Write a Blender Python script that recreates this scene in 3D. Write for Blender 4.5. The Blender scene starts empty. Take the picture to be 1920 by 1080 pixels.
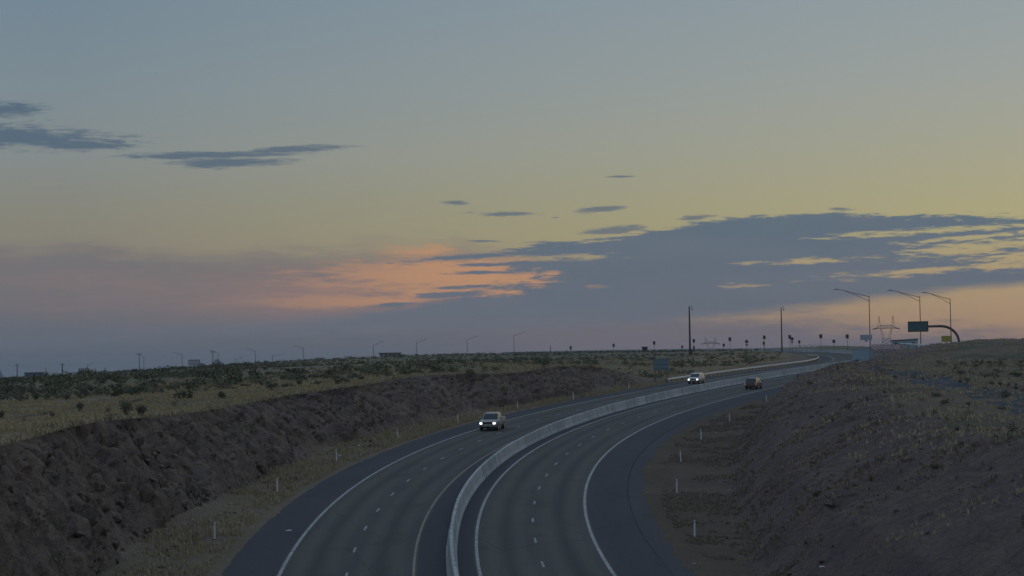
import bpy, bmesh, math, random
import numpy as np
from mathutils import Matrix, Vector

random.seed(7); RNG = np.random.default_rng(7)
SC = bpy.context.scene; COL = SC.collection

# ------------------------------------------------------------------ camera
FPX, PITCH, ROLL, CAMH = 4246.58, 0.03713, 0.01728, 14.1227     # focal length in pixels of a 1920 wide frame
FW = np.array([0, math.cos(PITCH), math.sin(PITCH)])
_U0 = np.array([0, -math.sin(PITCH), math.cos(PITCH)]); _R0 = np.array([1., 0, 0])
RT = _R0*math.cos(ROLL) - _U0*math.sin(ROLL); UP = _R0*math.sin(ROLL) + _U0*math.cos(ROLL)
cam_data = bpy.data.cameras.new('camera'); cam_data.sensor_width = 36.0
cam_data.lens = 36.0*FPX/1920; cam_data.clip_start = 1.0; cam_data.clip_end = 60000
cam = bpy.data.objects.new('camera', cam_data); COL.objects.link(cam)
cam.matrix_world = Matrix(((RT[0], UP[0], -FW[0], 0), (RT[1], UP[1], -FW[1], 0), (RT[2], UP[2], -FW[2], CAMH), (0, 0, 0, 1)))
SC.camera = cam

def ray(px, py):
    v = FW + RT*(px-960)/FPX - UP*(py-540)/FPX
    return v/math.hypot(v[0], v[1])
def world(px, py, dist):
    return ray(px, py)*dist + np.array([0, 0, CAMH])
def proj(P):
    Q = np.asarray(P, float) - np.array([0, 0, CAMH]); w = Q@FW
    return np.stack([960+FPX*(Q@RT)/w, 540-FPX*(Q@UP)/w], -1)
def sky_ang(px, py):
    v = ray(px, py); return math.degrees(math.atan2(v[0], v[1])), math.degrees(math.atan(v[2]))

def lin(r, g, b):
    f = lambda c: (c/255/12.92) if c/255 <= .04045 else ((c/255+.055)/1.055)**2.4
    return (f(r), f(g), f(b), 1)

# ------------------------------------------------------------------ sky, sun, exposure
SC.view_settings.view_transform = 'Standard'; SC.view_settings.look = 'None'
SC.view_settings.exposure = 0.0; SC.view_settings.gamma = 1.0; SC.view_settings.use_curve_mapping = False
SUN_AZ, SUN_EL = math.radians(38), math.radians(1.5)

W = bpy.data.worlds.new('World'); SC.world = W; W.use_nodes = True
class NT:
    """small helper for writing node trees"""
    def __init__(s, tree): s.t = tree; s.n = tree.nodes; s.l = tree.links
    def new(s, typ, **kw):
        n = s.n.new(typ)
        for k, v in kw.items(): setattr(n, k, v)
        return n
    def put(s, sock, v):
        if hasattr(v, 'node'): s.l.new(v, sock)
        elif v is not None: sock.default_value = v
    def m(s, op, a, b=None, c=None, clamp=False):
        n = s.new('ShaderNodeMath', operation=op, use_clamp=clamp)
        s.put(n.inputs[0], a)
        if b is not None: s.put(n.inputs[1], b)
        if c is not None: s.put(n.inputs[2], c)
        return n.outputs[0]
    def mapr(s, v, a, b, c=0., d=1., smooth=True):
        n = s.new('ShaderNodeMapRange', interpolation_type='SMOOTHSTEP' if smooth else 'LINEAR')
        s.put(n.inputs[0], v)
        for i, q in enumerate((a, b, c, d)): s.put(n.inputs[i+1], q)
        return n.outputs[0]
    def mix(s, f, a, b, blend='MIX'):
        n = s.new('ShaderNodeMix', data_type='RGBA', blend_type=blend)
        s.put(n.inputs[0], f); s.put(n.inputs[6], a); s.put(n.inputs[7], b)
        return n.outputs[2]
    def ramp(s, v, stops, interp='LINEAR'):
        n = s.new('ShaderNodeValToRGB'); cr = n.color_ramp; cr.interpolation = interp
        for i, (p, c) in enumerate(stops):
            e = cr.elements[i] if i < 2 else cr.elements.new(p)
            e.position = p; e.color = c if isinstance(c, tuple) else (c, c, c, 1)
        s.put(n.inputs[0], v); return n.outputs[0]
    def noise(s, vec, scale=1., detail=5., rough=.55, dist=0., lac=2.):
        n = s.new('ShaderNodeTexNoise'); s.put(n.inputs['Vector'], vec)
        for k, v in (('Scale', scale), ('Detail', detail), ('Roughness', rough), ('Distortion', dist), ('Lacunarity', lac)): n.inputs[k].default_value = v
        return n.outputs[0]
    def voro(s, vec, scale=1., feature='F1', out='Distance', rnd=1.):
        n = s.new('ShaderNodeTexVoronoi', feature=feature); s.put(n.inputs['Vector'], vec)
        n.inputs['Scale'].default_value = scale; n.inputs['Randomness'].default_value = rnd
        return n.outputs[out]
    def comb(s, x, y, z=0.):
        n = s.new('ShaderNodeCombineXYZ'); s.put(n.inputs[0], x); s.put(n.inputs[1], y); s.put(n.inputs[2], z); return n.outputs[0]
    def sep(s, v):
        n = s.new('ShaderNodeSeparateXYZ'); s.put(n.inputs[0], v); return n.outputs

def build_sky():
    t = NT(W.node_tree); t.n.clear()
    tc = t.new('ShaderNodeTexCoord'); x, y, z = t.sep(tc.outputs['Generated'])
    az = t.m('MULTIPLY', t.m('ARCTAN2', x, y), 57.29578)
    el = t.m('MULTIPLY', t.m('ARCSINE', z), 57.29578)
    # ---- clear sky: bright and yellow towards the dawn on the right, greyer on the left
    def sky_ramp(st):
        f = t.mapr(el, -2., 90., 0., 1., smooth=False); f = t.m('POWER', f, .5)
        return t.ramp(f, [(math.sqrt((e+2)/92), lin(*c)) for e, c in st])
    left = sky_ramp([(-2, (84, 94, 110)), (0, (96, 102, 116)), (1.6, (122, 114, 118)), (3.0, (138, 131, 120)), (4.2, (137, 137, 126)), (5.5, (135, 142, 142)), (7.2, (127, 142, 150)), (9.6, (117, 137, 152)), (22, (138, 158, 178)), (60, (148, 168, 196)), (90, (146, 168, 198))])
    right = sky_ramp([(-2, (138, 112, 102)), (0, (168, 132, 112)), (.9, (178, 146, 116)), (2.2, (179, 159, 121)), (3.6, (177, 171, 127)), (5.0, (171, 169, 143)), (7.2, (160, 166, 161)), (9.6, (149, 162, 168)), (22, (150, 166, 180)), (60, (150, 170, 197)), (90, (146, 168, 198))])
    side = t.m('COSINE', t.m('MULTIPLY', t.m('SUBTRACT', az, 42.), .0174533))
    side = t.mapr(side, .60, .90, 0., 1., smooth=False)
    clear = t.mix(side, left, right)
    # a physical dawn sky takes part in the mix
    nish = t.new('ShaderNodeTexSky', sky_type='NISHITA'); nish.sun_disc = False
    nish.sun_elevation = SUN_EL; nish.sun_rotation = SUN_AZ; nish.altitude = 500; nish.dust_density = 2.0
    nb = t.mix(1., nish.outputs[0], (.10, .10, .10, 1), 'MULTIPLY')
    clear = t.mix(.06, clear, nb)
    # ---- cloud space: stretched horizontally
    warp = t.noise(t.comb(t.m('MULTIPLY', az, .22), t.m('MULTIPLY', el, 1.3), 3.1), 1., 2.)
    wy = t.m('MULTIPLY', t.m('SUBTRACT', warp, .5), .9)
    def streak(sx, sy, seed, detail=4., rough=.62):
        return t.noise(t.comb(t.m('MULTIPLY', az, sx), t.m('MULTIPLY', t.m('ADD', el, t.m('MULTIPLY', wy, .35)), sy), seed), 1., detail, rough)
    n1 = t.m('SUBTRACT', streak(.6, 4.2, 1.7), .5)
    n2 = t.m('SUBTRACT', streak(1.9, 15., 8.3, 5., .66), .5)
    n3 = t.m('SUBTRACT', streak(.25, 1.1, 4.9, 2.), .5)
    AZ0, AZ1 = -16., 16.; E0, E1 = -1., 7.
    az01 = t.mapr(az, AZ0, AZ1, 0., 1., smooth=False)
    def curve(pts):
        st = []
        for px, py in pts:
            a, e = sky_ang(px, py); st.append((min(max((a-AZ0)/(AZ1-AZ0), 0), 1), (e-E0)/(E1-E0)))
        v = t.ramp(az01, st); v = t.m('ADD', t.m('MULTIPLY', v, E1-E0), E0); return v
    AE = t.comb(az, el)
    def lens(px, py, rx, ry, tilt=0.):
        a, e = sky_ang(px, py); k = 57.29578/FPX
        mp = t.new('ShaderNodeMapping', vector_type='TEXTURE'); t.put(mp.inputs[0], AE)
        mp.inputs[1].default_value = (a, e, 0); mp.inputs[2].default_value = (0, 0, math.atan(tilt)); mp.inputs[3].default_value = (rx*k, ry*k, 1)
        ln = t.new('ShaderNodeVectorMath', operation='LENGTH'); t.put(ln.inputs[0], mp.outputs[0]); return ln.outputs['Value']
    def union(fs):
        r = fs[0]
        for f in fs[1:]: r = t.m('MINIMUM', r, f)
        return t.m('SUBTRACT', 1., r)
    nn = t.m('ADD', n1, t.m('MULTIPLY', n2, .7))
    # ---- thin mauve veil low on the left, lit orange and pink near the middle
    vtop = curve([(-300, 450), (0, 462), (180, 452), (320, 470), (480, 470), (620, 466), (740, 452), (860, 450), (1000, 474), (1150, 520), (1300, 580), (2200, 640)])
    veil = t.mapr(t.m('ADD', t.m('SUBTRACT', vtop, el), t.m('MULTIPLY', nn, .9)), -.25, .55)
    glow = t.mapr(t.m('ADD', union([lens(810, 512, 290, 58), lens(940, 525, 170, 50), lens(770, 467, 120, 20), lens(600, 566, 240, 16)]), t.m('MULTIPLY', nn, 1.9)), -.15, .75)
    glow2 = t.mapr(t.m('ADD', union([lens(520, 560, 560, 70)]), t.m('MULTIPLY', nn, 1.2)), -.2, .9)
    glow3 = t.mapr(t.m('ADD', union([lens(120, 525, 260, 26)]), t.m('MULTIPLY', nn, 1.2)), 0., 1.)
    warm_x = t.mapr(az, -8.5, -.5)
    vcol = t.mix(t.mapr(el, .2, 2.6), lin(92, 101, 114), lin(116, 114, 117))
    vcol = t.mix(t.m('MULTIPLY', t.mapr(az, -6., 4.), t.mapr(el, 2.2, .2)), vcol, lin(118, 110, 118))
    vcol = t.mix(t.m('MULTIPLY', glow2, t.mapr(az, -9., -3., .3, .8)), vcol, lin(152, 122, 115))
    vcol = t.mix(t.m('MULTIPLY', glow3, .22), vcol, lin(146, 120, 114))
    vcol = t.mix(t.m('MULTIPLY', glow, t.m('MULTIPLY', t.m('ADD', .12, warm_x), .85), clamp=True), vcol, lin(194, 145, 108))
    c = t.mix(t.m('MULTIPLY', veil, .93), clear, vcol)
    # ---- slate bank
    top = curve([(-300, 600), (250, 612), (420, 602), (600, 588), (760, 572), (860, 556), (930, 520), (985, 468), (1060, 456), (1130, 446), (1240, 428), (1320, 412), (1430, 403), (1540, 397), (1680, 402), (1800, 404), (1930, 409), (2300, 420)])
    bot = curve([(-300, 668), (300, 640), (560, 628), (900, 622), (1150, 612), (1290, 603), (1450, 588), (1600, 566), (1760, 550), (1930, 534), (2300, 505)])
    d1 = t.m('ADD', t.m('SUBTRACT', top, el), t.m('MULTIPLY', n2, .55))
    d1 = t.m('ADD', d1, t.m('MULTIPLY', n1, .25))
    d2 = t.m('ADD', t.m('SUBTRACT', el, bot), t.m('MULTIPLY', nn, .22))
    soft_l = t.mapr(az, -9., -1., .9, .12)
    bank = t.m('MULTIPLY', t.mapr(t.m('DIVIDE', d1, soft_l), -.3, .8), t.mapr(d2, -.14, .22))
    arm = t.mapr(t.m('ADD', union([lens(890, 480, 185, 8, .055), lens(1040, 466, 130, 14, .05), lens(1000, 494, 150, 5, .0), lens(930, 511, 90, 4), lens(870, 538, 65, 4, .03), lens(860, 552, 75, 7, .05), lens(730, 573, 60, 5, .05)]), t.m('MULTIPLY', t.m('ADD', n1, t.m('MULTIPLY', n2, 1.2)), 2.0)), -.05, .6)
    holes = t.mapr(t.m('ADD', union([lens(1740, 433, 260, 8, .03), lens(1830, 444, 160, 6, .05), lens(1860, 462, 200, 17, .08), lens(1790, 474, 150, 10, -.03), lens(1990, 476, 260, 24), lens(1520, 489, 130, 6, .01), lens(1720, 508, 200, 9, .045), lens(1860, 500, 120, 5, .01), lens(1385, 536, 64, 6, .01), lens(1122, 538, 22, 4), lens(1010, 484, 140, 9, .0), lens(950, 520, 90, 22, .1), lens(930, 548, 70, 10, .06)]), t.m('MULTIPLY', t.m('ADD', n1, t.m('MULTIPLY', n2, 1.3)), 2.4)), -.05, .75)
    bank = t.m('MAXIMUM', t.m('MULTIPLY', bank, t.m('SUBTRACT', 1., t.m('MULTIPLY', holes, .95))), arm)
    bcol = t.mix(t.mapr(el, 1.0, 4.2), lin(102, 109, 121), lin(94, 110, 124))
    bcol = t.mix(t.m('MULTIPLY', t.mapr(el, 1.6, .5), t.mapr(az, -9., 4.)), bcol, lin(122, 112, 118))
    bcol = t.mix(t.mapr(n3, -.12, .18), bcol, t.mix(.25, bcol, lin(112, 118, 128)))
    c = t.mix(t.m('MULTIPLY', bank, .98), c, bcol)
    # ---- small dark clouds higher up
    small = t.mapr(t.m('ADD', union([lens(5, 206, 90, 18), lens(40, 258, 250, 26, -.03), lens(130, 272, 160, 10, -.02), lens(-250, 240, 330, 30), lens(390, 291, 210, 9, .01), lens(430, 305, 130, 12, .02), lens(550, 280, 130, 8, .04),
        lens(852, 380, 32, 6), lens(950, 401, 80, 6, -.02), lens(1130, 392, 56, 7, .09), lens(1162, 331, 30, 3), lens(1150, 432, 70, 9, .06), lens(1305, 408, 44, 6, .06), lens(1575, 392, 38, 4, -.03), lens(905, 452, 40, 3, -.03), lens(1040, 408, 10, 2)]), t.m('MULTIPLY', t.m('ADD', n2, t.m('MULTIPLY', n1, .5)), 1.7)), -.05, .65)
    scol = t.mix(t.mapr(az, -11., 3.), lin(82, 102, 120), lin(104, 114, 122))
    c = t.mix(t.m('MULTIPLY', small, .88), c, scol)
    # ---- faint long bars just above the horizon on the right
    bars = t.mapr(t.m('ADD', union([lens(1330, 624, 110, 4), lens(1490, 620, 70, 3.5), lens(1780, 600, 40, 3)]), t.m('MULTIPLY', nn, 1.)), .1, .9)
    c = t.mix(t.m('MULTIPLY', bars, .35), c, lin(120, 104, 106))
    bg = t.new('ShaderNodeBackground'); t.put(bg.inputs[0], c); bg.inputs[1].default_value = 1.0
    out = t.new('ShaderNodeOutputWorld'); t.l.new(bg.outputs[0], out.inputs[0])
build_sky()
W.cycles.sampling_method = 'MANUAL'; W.cycles.sample_map_resolution = 256
SC.cycles.max_bounces = 4; SC.cycles.diffuse_bounces = 2; SC.cycles.glossy_bounces = 2; SC.cycles.transmission_bounces = 2; SC.cycles.volume_bounces = 0

sun_data = bpy.data.lights.new('sun', 'SUN'); sun_data.energy = 0.12; sun_data.angle = math.radians(12); sun_data.color = (1, .72, .48)
sun = bpy.data.objects.new('sun', sun_data); COL.objects.link(sun)
sun.rotation_euler = Vector((-math.sin(SUN_AZ)*math.cos(SUN_EL+.06), -math.cos(SUN_AZ)*math.cos(SUN_EL+.06), -math.sin(SUN_EL+.06))).to_track_quat('-Z', 'Y').to_euler()

# ------------------------------------------------------------------ numpy noise
def _h(i, j, seed):
    n = (i*374761393 + j*668265263 + seed*2147483647) & 0xffffffff
    n = ((n ^ (n >> 13))*1274126177) & 0xffffffff
    n = ((n ^ (n >> 16))*2246822519) & 0xffffffff
    return ((n ^ (n >> 15)) & 0xffffff)/float(0xffffff)
def vnoise(x, y, seed=0):
    xi = np.floor(x).astype(np.int64); yi = np.floor(y).astype(np.int64); fx = x-xi; fy = y-yi
    fx = fx*fx*(3-2*fx); fy = fy*fy*(3-2*fy)
    a = _h(xi, yi, seed); b = _h(xi+1, yi, seed); c = _h(xi, yi+1, seed); d = _h(xi+1, yi+1, seed)
    return (a+(b-a)*fx)*(1-fy) + (c+(d-c)*fx)*fy - .5
def fbm(x, y, seed=0, oct=4, gain=.5):
    r = 0; a = 1.
    for o in range(oct): r = r + a*vnoise(x*2**o+o*17.3, y*2**o-o*9.1, seed+o); a *= gain
    return r
def worley(x, y, seed=0):
    xi = np.floor(x).astype(np.int64); yi = np.floor(y).astype(np.int64)
    f1 = np.full(x.shape, 9.); f2 = np.full(x.shape, 9.); val = np.zeros(x.shape); tilt = np.zeros(x.shape)
    for i in (-1, 0, 1):
        for j in (-1, 0, 1):
            cx = xi+i; cy = yi+j
            px = cx+_h(cx, cy, seed); py = cy+_h(cx, cy, seed+5); d = np.hypot(px-x, py-y)
            new = d < f1
            f2 = np.where(new, f1, np.minimum(f2, d)); val = np.where(new, _h(cx, cy, seed+9), val); tilt = np.where(new, (px-x)*(_h(cx, cy, seed+13)-.5)+(py-y)*(_h(cx, cy, seed+17)-.5), tilt); f1 = np.where(new, d, f1)
    worley.tilt = tilt; return f1, f2, val

# ------------------------------------------------------------------ the road's line: plan, profile, crossfall
DS = 2.0; SMAX = 1000.; SS = np.arange(0, SMAX+DS, DS)
KNOT = np.arange(0, 721, 60.)
CURV = [.66277, 1.47642, 1.79175, 1.72168, 1.59177, .90047, -.2922, -.42538, -1.09618, -1.04534, -.8, -1.3, -2.2]
GRAD = [3.31445, 3.58307, 3.78627, 3.42615, 3.31068, 3.09775, 2.73042, 1.96614, 1.44694, 1.53454, 1.80376, 1.95348, 1.88679]
_k = np.interp(SS, np.append(KNOT, 1000), CURV+[-3.2])*1e-3; _g = np.interp(SS, np.append(KNOT, 1000), GRAD+[.4])*1e-2
cum = lambda a: np.concatenate([[0], np.cumsum((a[1:]+a[:-1])/2*DS)])
PSI = -.152794 + cum(_k)
_pm = (PSI[1:]+PSI[:-1])/2
RX = 3.78149 + np.concatenate([[0], np.cumsum(np.sin(_pm)*DS)]); RY = 35 + np.concatenate([[0], np.cumsum(np.cos(_pm)*DS)])
RZ = cum(_g); RE = np.interp(SS, [0, 150, 720, 1000], [1.4174, 1.934, -.454, -1.])*1e-2
def rd(s):
    return [np.interp(s, SS, a) for a in (RX, RY, RZ, PSI, RE)]
def rpt(s, u, dz=0.):
    """point at station s, offset u to the right of the yellow line"""
    x, y, z, p, e = rd(s)
    return np.stack(np.broadcast_arrays(x+u*np.cos(p), y-u*np.sin(p), z-e*u+dz), -1)
def near_road(x, y):
    x = np.asarray(x, float).ravel(); y = np.asarray(y, float).ravel()
    s = np.empty_like(x); u = np.empty_like(x); sub = slice(None, None, 3)
    for a in range(0, len(x), 20000):
        q = slice(a, a+20000)
        dd = (x[q, None]-RX[None, sub])**2 + (y[q, None]-RY[None, sub])**2
        i = dd.argmin(1)*3
        dx = x[q]-RX[i]; dy = y[q]-RY[i]
        along = dx*np.sin(PSI[i]) + dy*np.cos(PSI[i])
        s[q] = np.clip(SS[i]+np.clip(along, -40, 40), 0, SMAX)
        X, Y, _, P, _ = rd(s[q])
        u[q] = (x[q]-X)*np.cos(P) - (y[q]-Y)*np.sin(P)
    return s, u
U_LW, U_LD, U_Y, U_RL, U_RD, U_RR = -7.32, -3.66, 0., 3.637, 7.297, 10.957
U_BAR = 2.155
U_EL, U_ER, U_GUT = -10.5, 14.2, 15.55

# ------------------------------------------------------------------ land: a smooth plateau cut by the road
def toe_l(s): return np.interp(s, [0, 90, 150, 230, 260, 290, 330, 360, 720], [-17, -17, -16.4, -16.8, -16, -13.8, -13.8, -14.5, -15])
def toe_r(s): return np.interp(s, [0, 88, 130, 176, 224, 270, 330, 400, 720], [19, 19.3, 22, 23.2, 22.4, 20, 17.2, 16.6, 17.5])
_cp = []
for s, h in ((70, 8.2), (86, 7.8), (98, 7.5), (112, 7.1), (134, 6.35), (154, 5.8), (176, 5.55), (198, 5.2), (228, 5.05), (244, 5.), (260, 4.6), (280, 4.), (302, 4.1), (322, 3.5), (344, 1.5), (358, .1), (385, -.6), (430, -.3), (480, 0), (560, .6)):
    u = np.interp(s, [0, 230, 260, 290, 330, 360], [-21.5, -21.5, -20, -17.5, -17.5, -18])
    p = rpt(s, u); _cp.append((p[0], p[1], rd(s)[2]+.2+h))
for px, py, d in ((-300, 880, 125), (-300, 719, 900), (-300, 735, 400), (0, 713, 900), (60, 711, 900), (130, 706, 850), (170, 703, 800), (260, 695, 720), (360, 688, 700), (480, 682, 700), (600, 676, 700), (730, 669, 720), (880, 665, 740), (1000, 663, 760), (1150, 661, 800), (1300, 659, 830), (1400, 655, 860),
                  (1480, 651, 900), (1560, 648, 900), (1680, 657, 415), (1680, 653, 850), (1740, 650, 440), (1800, 643, 490), (1920, 640, 470), (2250, 628, 450),
                  (0, 760, 260), (0, 735, 340), (0, 721, 500), (0, 715, 700), (170, 712, 480), (300, 722, 330), (300, 705, 470), (300, 696, 590), (600, 700, 400), (600, 686, 540), (900, 682, 470), (900, 674, 600), (1150, 677, 560), (1300, 672, 600),
                  (1920, 826, 140), (1920, 752, 180), (1920, 700, 280), (1780, 738, 200), (1780, 690, 310), (1640, 690, 322), (1640, 668, 390), (1580, 682, 372), (2300, 760, 170), (1700, 800, 135)):
    _cp.append(tuple(world(px, py, d)))
_cp = np.array(_cp)
def _tps_k(r2): return np.where(r2 > 0, .5*r2*np.log(np.maximum(r2, 1e-12)), 0)
_sc = 100.
_n = len(_cp); _xy = _cp[:, :2]/_sc
_A = np.zeros((_n+3, _n+3)); _A[:_n, :_n] = _tps_k(((_xy[:, None]-_xy[None])**2).sum(-1)) + .004*np.eye(_n)
_A[:_n, _n] = 1; _A[:_n, _n+1:] = _xy; _A[_n, :_n] = 1; _A[_n+1:, :_n] = _xy.T
_w = np.linalg.solve(_A, np.append(_cp[:, 2], [0, 0, 0]))
_drpx = np.array([-300, 100, 200, 700, 1000, 1300, 1450, 1560, 1700, 1770, 1920, 2250]); _drv = np.array([900, 900, 720, 720, 760, 830, 900, 900, 850, 500, 470, 450])
_draz = np.arctan((_drpx-960)/FPX)
def plat(x, y):
    shp = np.shape(x); x = np.ravel(x).astype(float); y = np.ravel(y).astype(float)
    d = np.hypot(x, y); az = np.clip(np.arctan2(x, y), -.30, .30)
    dr = np.interp(az, _draz, _drv); dc = np.clip(d, 95, dr)
    q = np.stack([np.sin(az)*dc, np.cos(az)*dc], 1)/_sc
    z = np.empty(len(x))
    for a in range(0, len(x), 40000):
        b = slice(a, a+40000)
        z[b] = _tps_k(((q[b, None]-_xy[None])**2).sum(-1))@_w[:_n] + _w[_n] + q[b]@_w[_n+1:]
    over = np.maximum(d-dr, 0)
    z = z - np.minimum(over, 2500)*.013 + np.minimum(over/300, 1)*fbm(x/400, y/400, 77)*3
    z += fbm(x/35, y/35, 3, 3)*.5*np.clip((d-100)/100, 0, 1)*np.clip((900-d)/300, .3, 1)
    return z.reshape(shp)
def smin(a, b, k):
    h = np.clip(.5+.5*(b-a)/k, 0, 1); return b*(1-h)+a*h-k*h*(1-h)
def cut_r(s, u):
    v = np.maximum(u-toe_r(s), 0); return np.where(v < 3.6, v*.95, 3.42+(v-3.6)*.46)
def ground(x, y, su=None):
    shp = np.shape(x); x = np.ravel(x).astype(float); y = np.ravel(y).astype(float)
    s, u = near_road(x, y) if su is None else su
    zp = plat(x, y); _, _, zr, _, e = rd(s); zr = zr-e*np.clip(u, -12, 16)
    up = np.where(u < 0, np.maximum(toe_l(s)-u, 0)*1.45, cut_r(s, u))
    dn = np.maximum(np.where(u < 0, U_EL-u, u-U_GUT), 0)*.45
    end = np.where(s > SMAX-1, np.maximum(np.hypot(x-RX[-1], y-RY[-1])-14, 0), 0.); dn = np.maximum(dn, end*.45); up = np.maximum(up, end*.45)
    z = np.maximum(smin(zp, zr+up, .8), zr-.12-dn)
    return z.reshape(shp)
def gz(x, y): return float(ground(np.array([x]), np.array([y]))[0])
def hit(px, py, d0=90., d1=1400.):
    dd = np.exp(np.linspace(math.log(d0), math.log(d1), 900)); v = ray(px, py)
    P = v[None]*dd[:, None]; g = ground(P[:, 0], P[:, 1]); below = np.nonzero(CAMH+P[:, 2] < g)[0]
    i = below[0] if len(below) else len(dd)-1
    return np.array([P[i, 0], P[i, 1], g[i]])

# ------------------------------------------------------------------ mesh helpers
def mesh_np(name, v, f):
    me = bpy.data.meshes.new(name); v = np.ascontiguousarray(v, np.float32).reshape(-1, 3); f = np.ascontiguousarray(f, np.int32)
    k = f.shape[1]
    me.vertices.add(len(v)); me.vertices.foreach_set('co', v.ravel())
    me.loops.add(f.size); me.loops.foreach_set('vertex_index', f.ravel())
    me.polygons.add(len(f)); me.polygons.foreach_set('loop_start', np.arange(0, f.size, k, dtype=np.int32))
    me.update(calc_edges=True); me.validate(); return me
def grid_faces(r, c):
    i = np.arange(r*c).reshape(r, c)
    return np.stack([i[:-1, :-1], i[:-1, 1:], i[1:, 1:], i[1:, :-1]], -1).reshape(-1, 4)
def smooth(me): me.polygons.foreach_set('use_smooth', np.ones(len(me.polygons), bool)); return me
def link(name, me, mat=None, parent=None, kind=None, label=None, cat=None, group=None):
    o = bpy.data.objects.new(name, me); COL.objects.link(o)
    if mat is not None and me is not None and not me.materials: me.materials.append(mat)
    if parent is not None: o.parent = parent
    if kind: o['kind'] = kind
    if label: o['label'] = label
    if cat: o['category'] = cat
    if group: o['group'] = group
    return o
def thing(name, label, cat, loc=(0, 0, 0), rz=0., group=None):
    o = link(name, None, label=label, cat=cat, group=group); o.location = [float(q) for q in loc]; o.rotation_euler = (0, 0, rz); return o
class MB:
    def __init__(s): s.v = []; s.f = []
    def add(s, vs, fs):
        n = len(s.v); s.v += [tuple(map(float, q)) for q in vs]; s.f += [tuple(i+n for i in f) for f in fs]; return s
    def box(s, c, h, ch=0.):
        x, y, z = c; a, b, d = h
        if ch <= 0:
            vs = [(x+i*a, y+j*b, z+k*d) for k in (-1, 1) for j in (-1, 1) for i in (-1, 1)]
            return s.add(vs, [(0, 2, 3, 1), (4, 5, 7, 6), (0, 1, 5, 4), (2, 6, 7, 3), (0, 4, 6, 2), (1, 3, 7, 5)])
        return s.loft([(y-b, [(x, z)], a-ch, d-ch), (y-b+ch, [(x, z)], a, d), (y+b-ch, [(x, z)], a, d), (y+b, [(x, z)], a-ch, d-ch)], ch)
    def loft(s, secs, ch):
        rings = []
        for y, c, a, d in secs:
            x, z = c[0]; k = min(ch, a*.5, d*.5)
            rings.append([(x+p, y, z+q) for p, q in ((-a+k, -d), (a-k, -d), (a, -d+k), (a, d-k), (a-k, d), (-a+k, d), (-a, d-k), (-a, -d+k))])
        return s.rings(rings)
    def rings(s, rings, cap=True, closed=True):
        n = len(rings[0]); vs = [p for r in rings for p in r]; fs = []
        for i in range(len(rings)-1):
            for j in range(n if closed else n-1):
                fs.append((i*n+j, i*n+(j+1) % n, (i+1)*n+(j+1) % n, (i+1)*n+j))
        if cap: fs += [tuple(range(n-1, -1, -1)), tuple((len(rings)-1)*n+j for j in range(n))]
        return s.add(vs, fs)
    def tube(s, pts, rad, n=6):
        pts = [Vector([float(c) for c in p]) for p in pts]
        if not hasattr(rad, '__len__'): rad = [rad]*len(pts)
        rings = []
        for i, p in enumerate(pts):
            tdir = (pts[min(i+1, len(pts)-1)]-pts[max(i-1, 0)]).normalized()
            a = tdir.orthogonal().normalized() if i == 0 else (a - tdir*a.dot(tdir)).normalized()
            b = tdir.cross(a)
            rings.append([p+(a*math.cos(2*math.pi*j/n)+b*math.sin(2*math.pi*j/n))*rad[i] for j in range(n)])
        return s.rings(rings)
    def mesh(s, name):
        me = bpy.data.meshes.new(name); me.from_pydata(s.v, [], s.f); me.update()
        bm = bmesh.new(); bm.from_mesh(me); bmesh.ops.recalc_face_normals(bm, faces=bm.faces); bm.to_mesh(me); bm.free(); return me
    def build(s, name, mat, parent=None, **kw): return link(name, s.mesh(name), mat, parent, **kw)

# ------------------------------------------------------------------ materials
def new_mat(name):
    m = bpy.data.materials.new(name); m.use_nodes = True; t = NT(m.node_tree); t.n.clear()
    out = t.new('ShaderNodeOutputMaterial'); b = t.new('ShaderNodeBsdfPrincipled'); t.l.new(b.outputs[0], out.inputs[0])
    return m, t, b
def bump(t, b, h, strength=.5, dist=.1):
    n = t.new('ShaderNodeBump'); t.put(n.inputs['Height'], h); n.inputs['Strength'].default_value = strength; n.inputs['Distance'].default_value = dist
    t.l.new(n.outputs[0], b.inputs['Normal'])
def plain(name, col, rough=.7, metal=0., var=.25, scale=3., emit=None):
    m, t, b = new_mat(name); tc = t.new('ShaderNodeTexCoord')
    n = t.noise(tc.outputs['Object'], scale, 4.)
    d = tuple(c*(1-var) for c in col)+(1,); u = tuple(min(1, c*(1+var)) for c in col)+(1,)
    t.put(b.inputs['Base Color'], t.mix(t.mapr(n, .3, .7), d, u)); b.inputs['Roughness'].default_value = rough; b.inputs['Metallic'].default_value = metal
    if emit: b.inputs['Emission Color'].default_value = emit[0]+(1,); b.inputs['Emission Strength'].default_value = emit[1]
    return m
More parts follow.
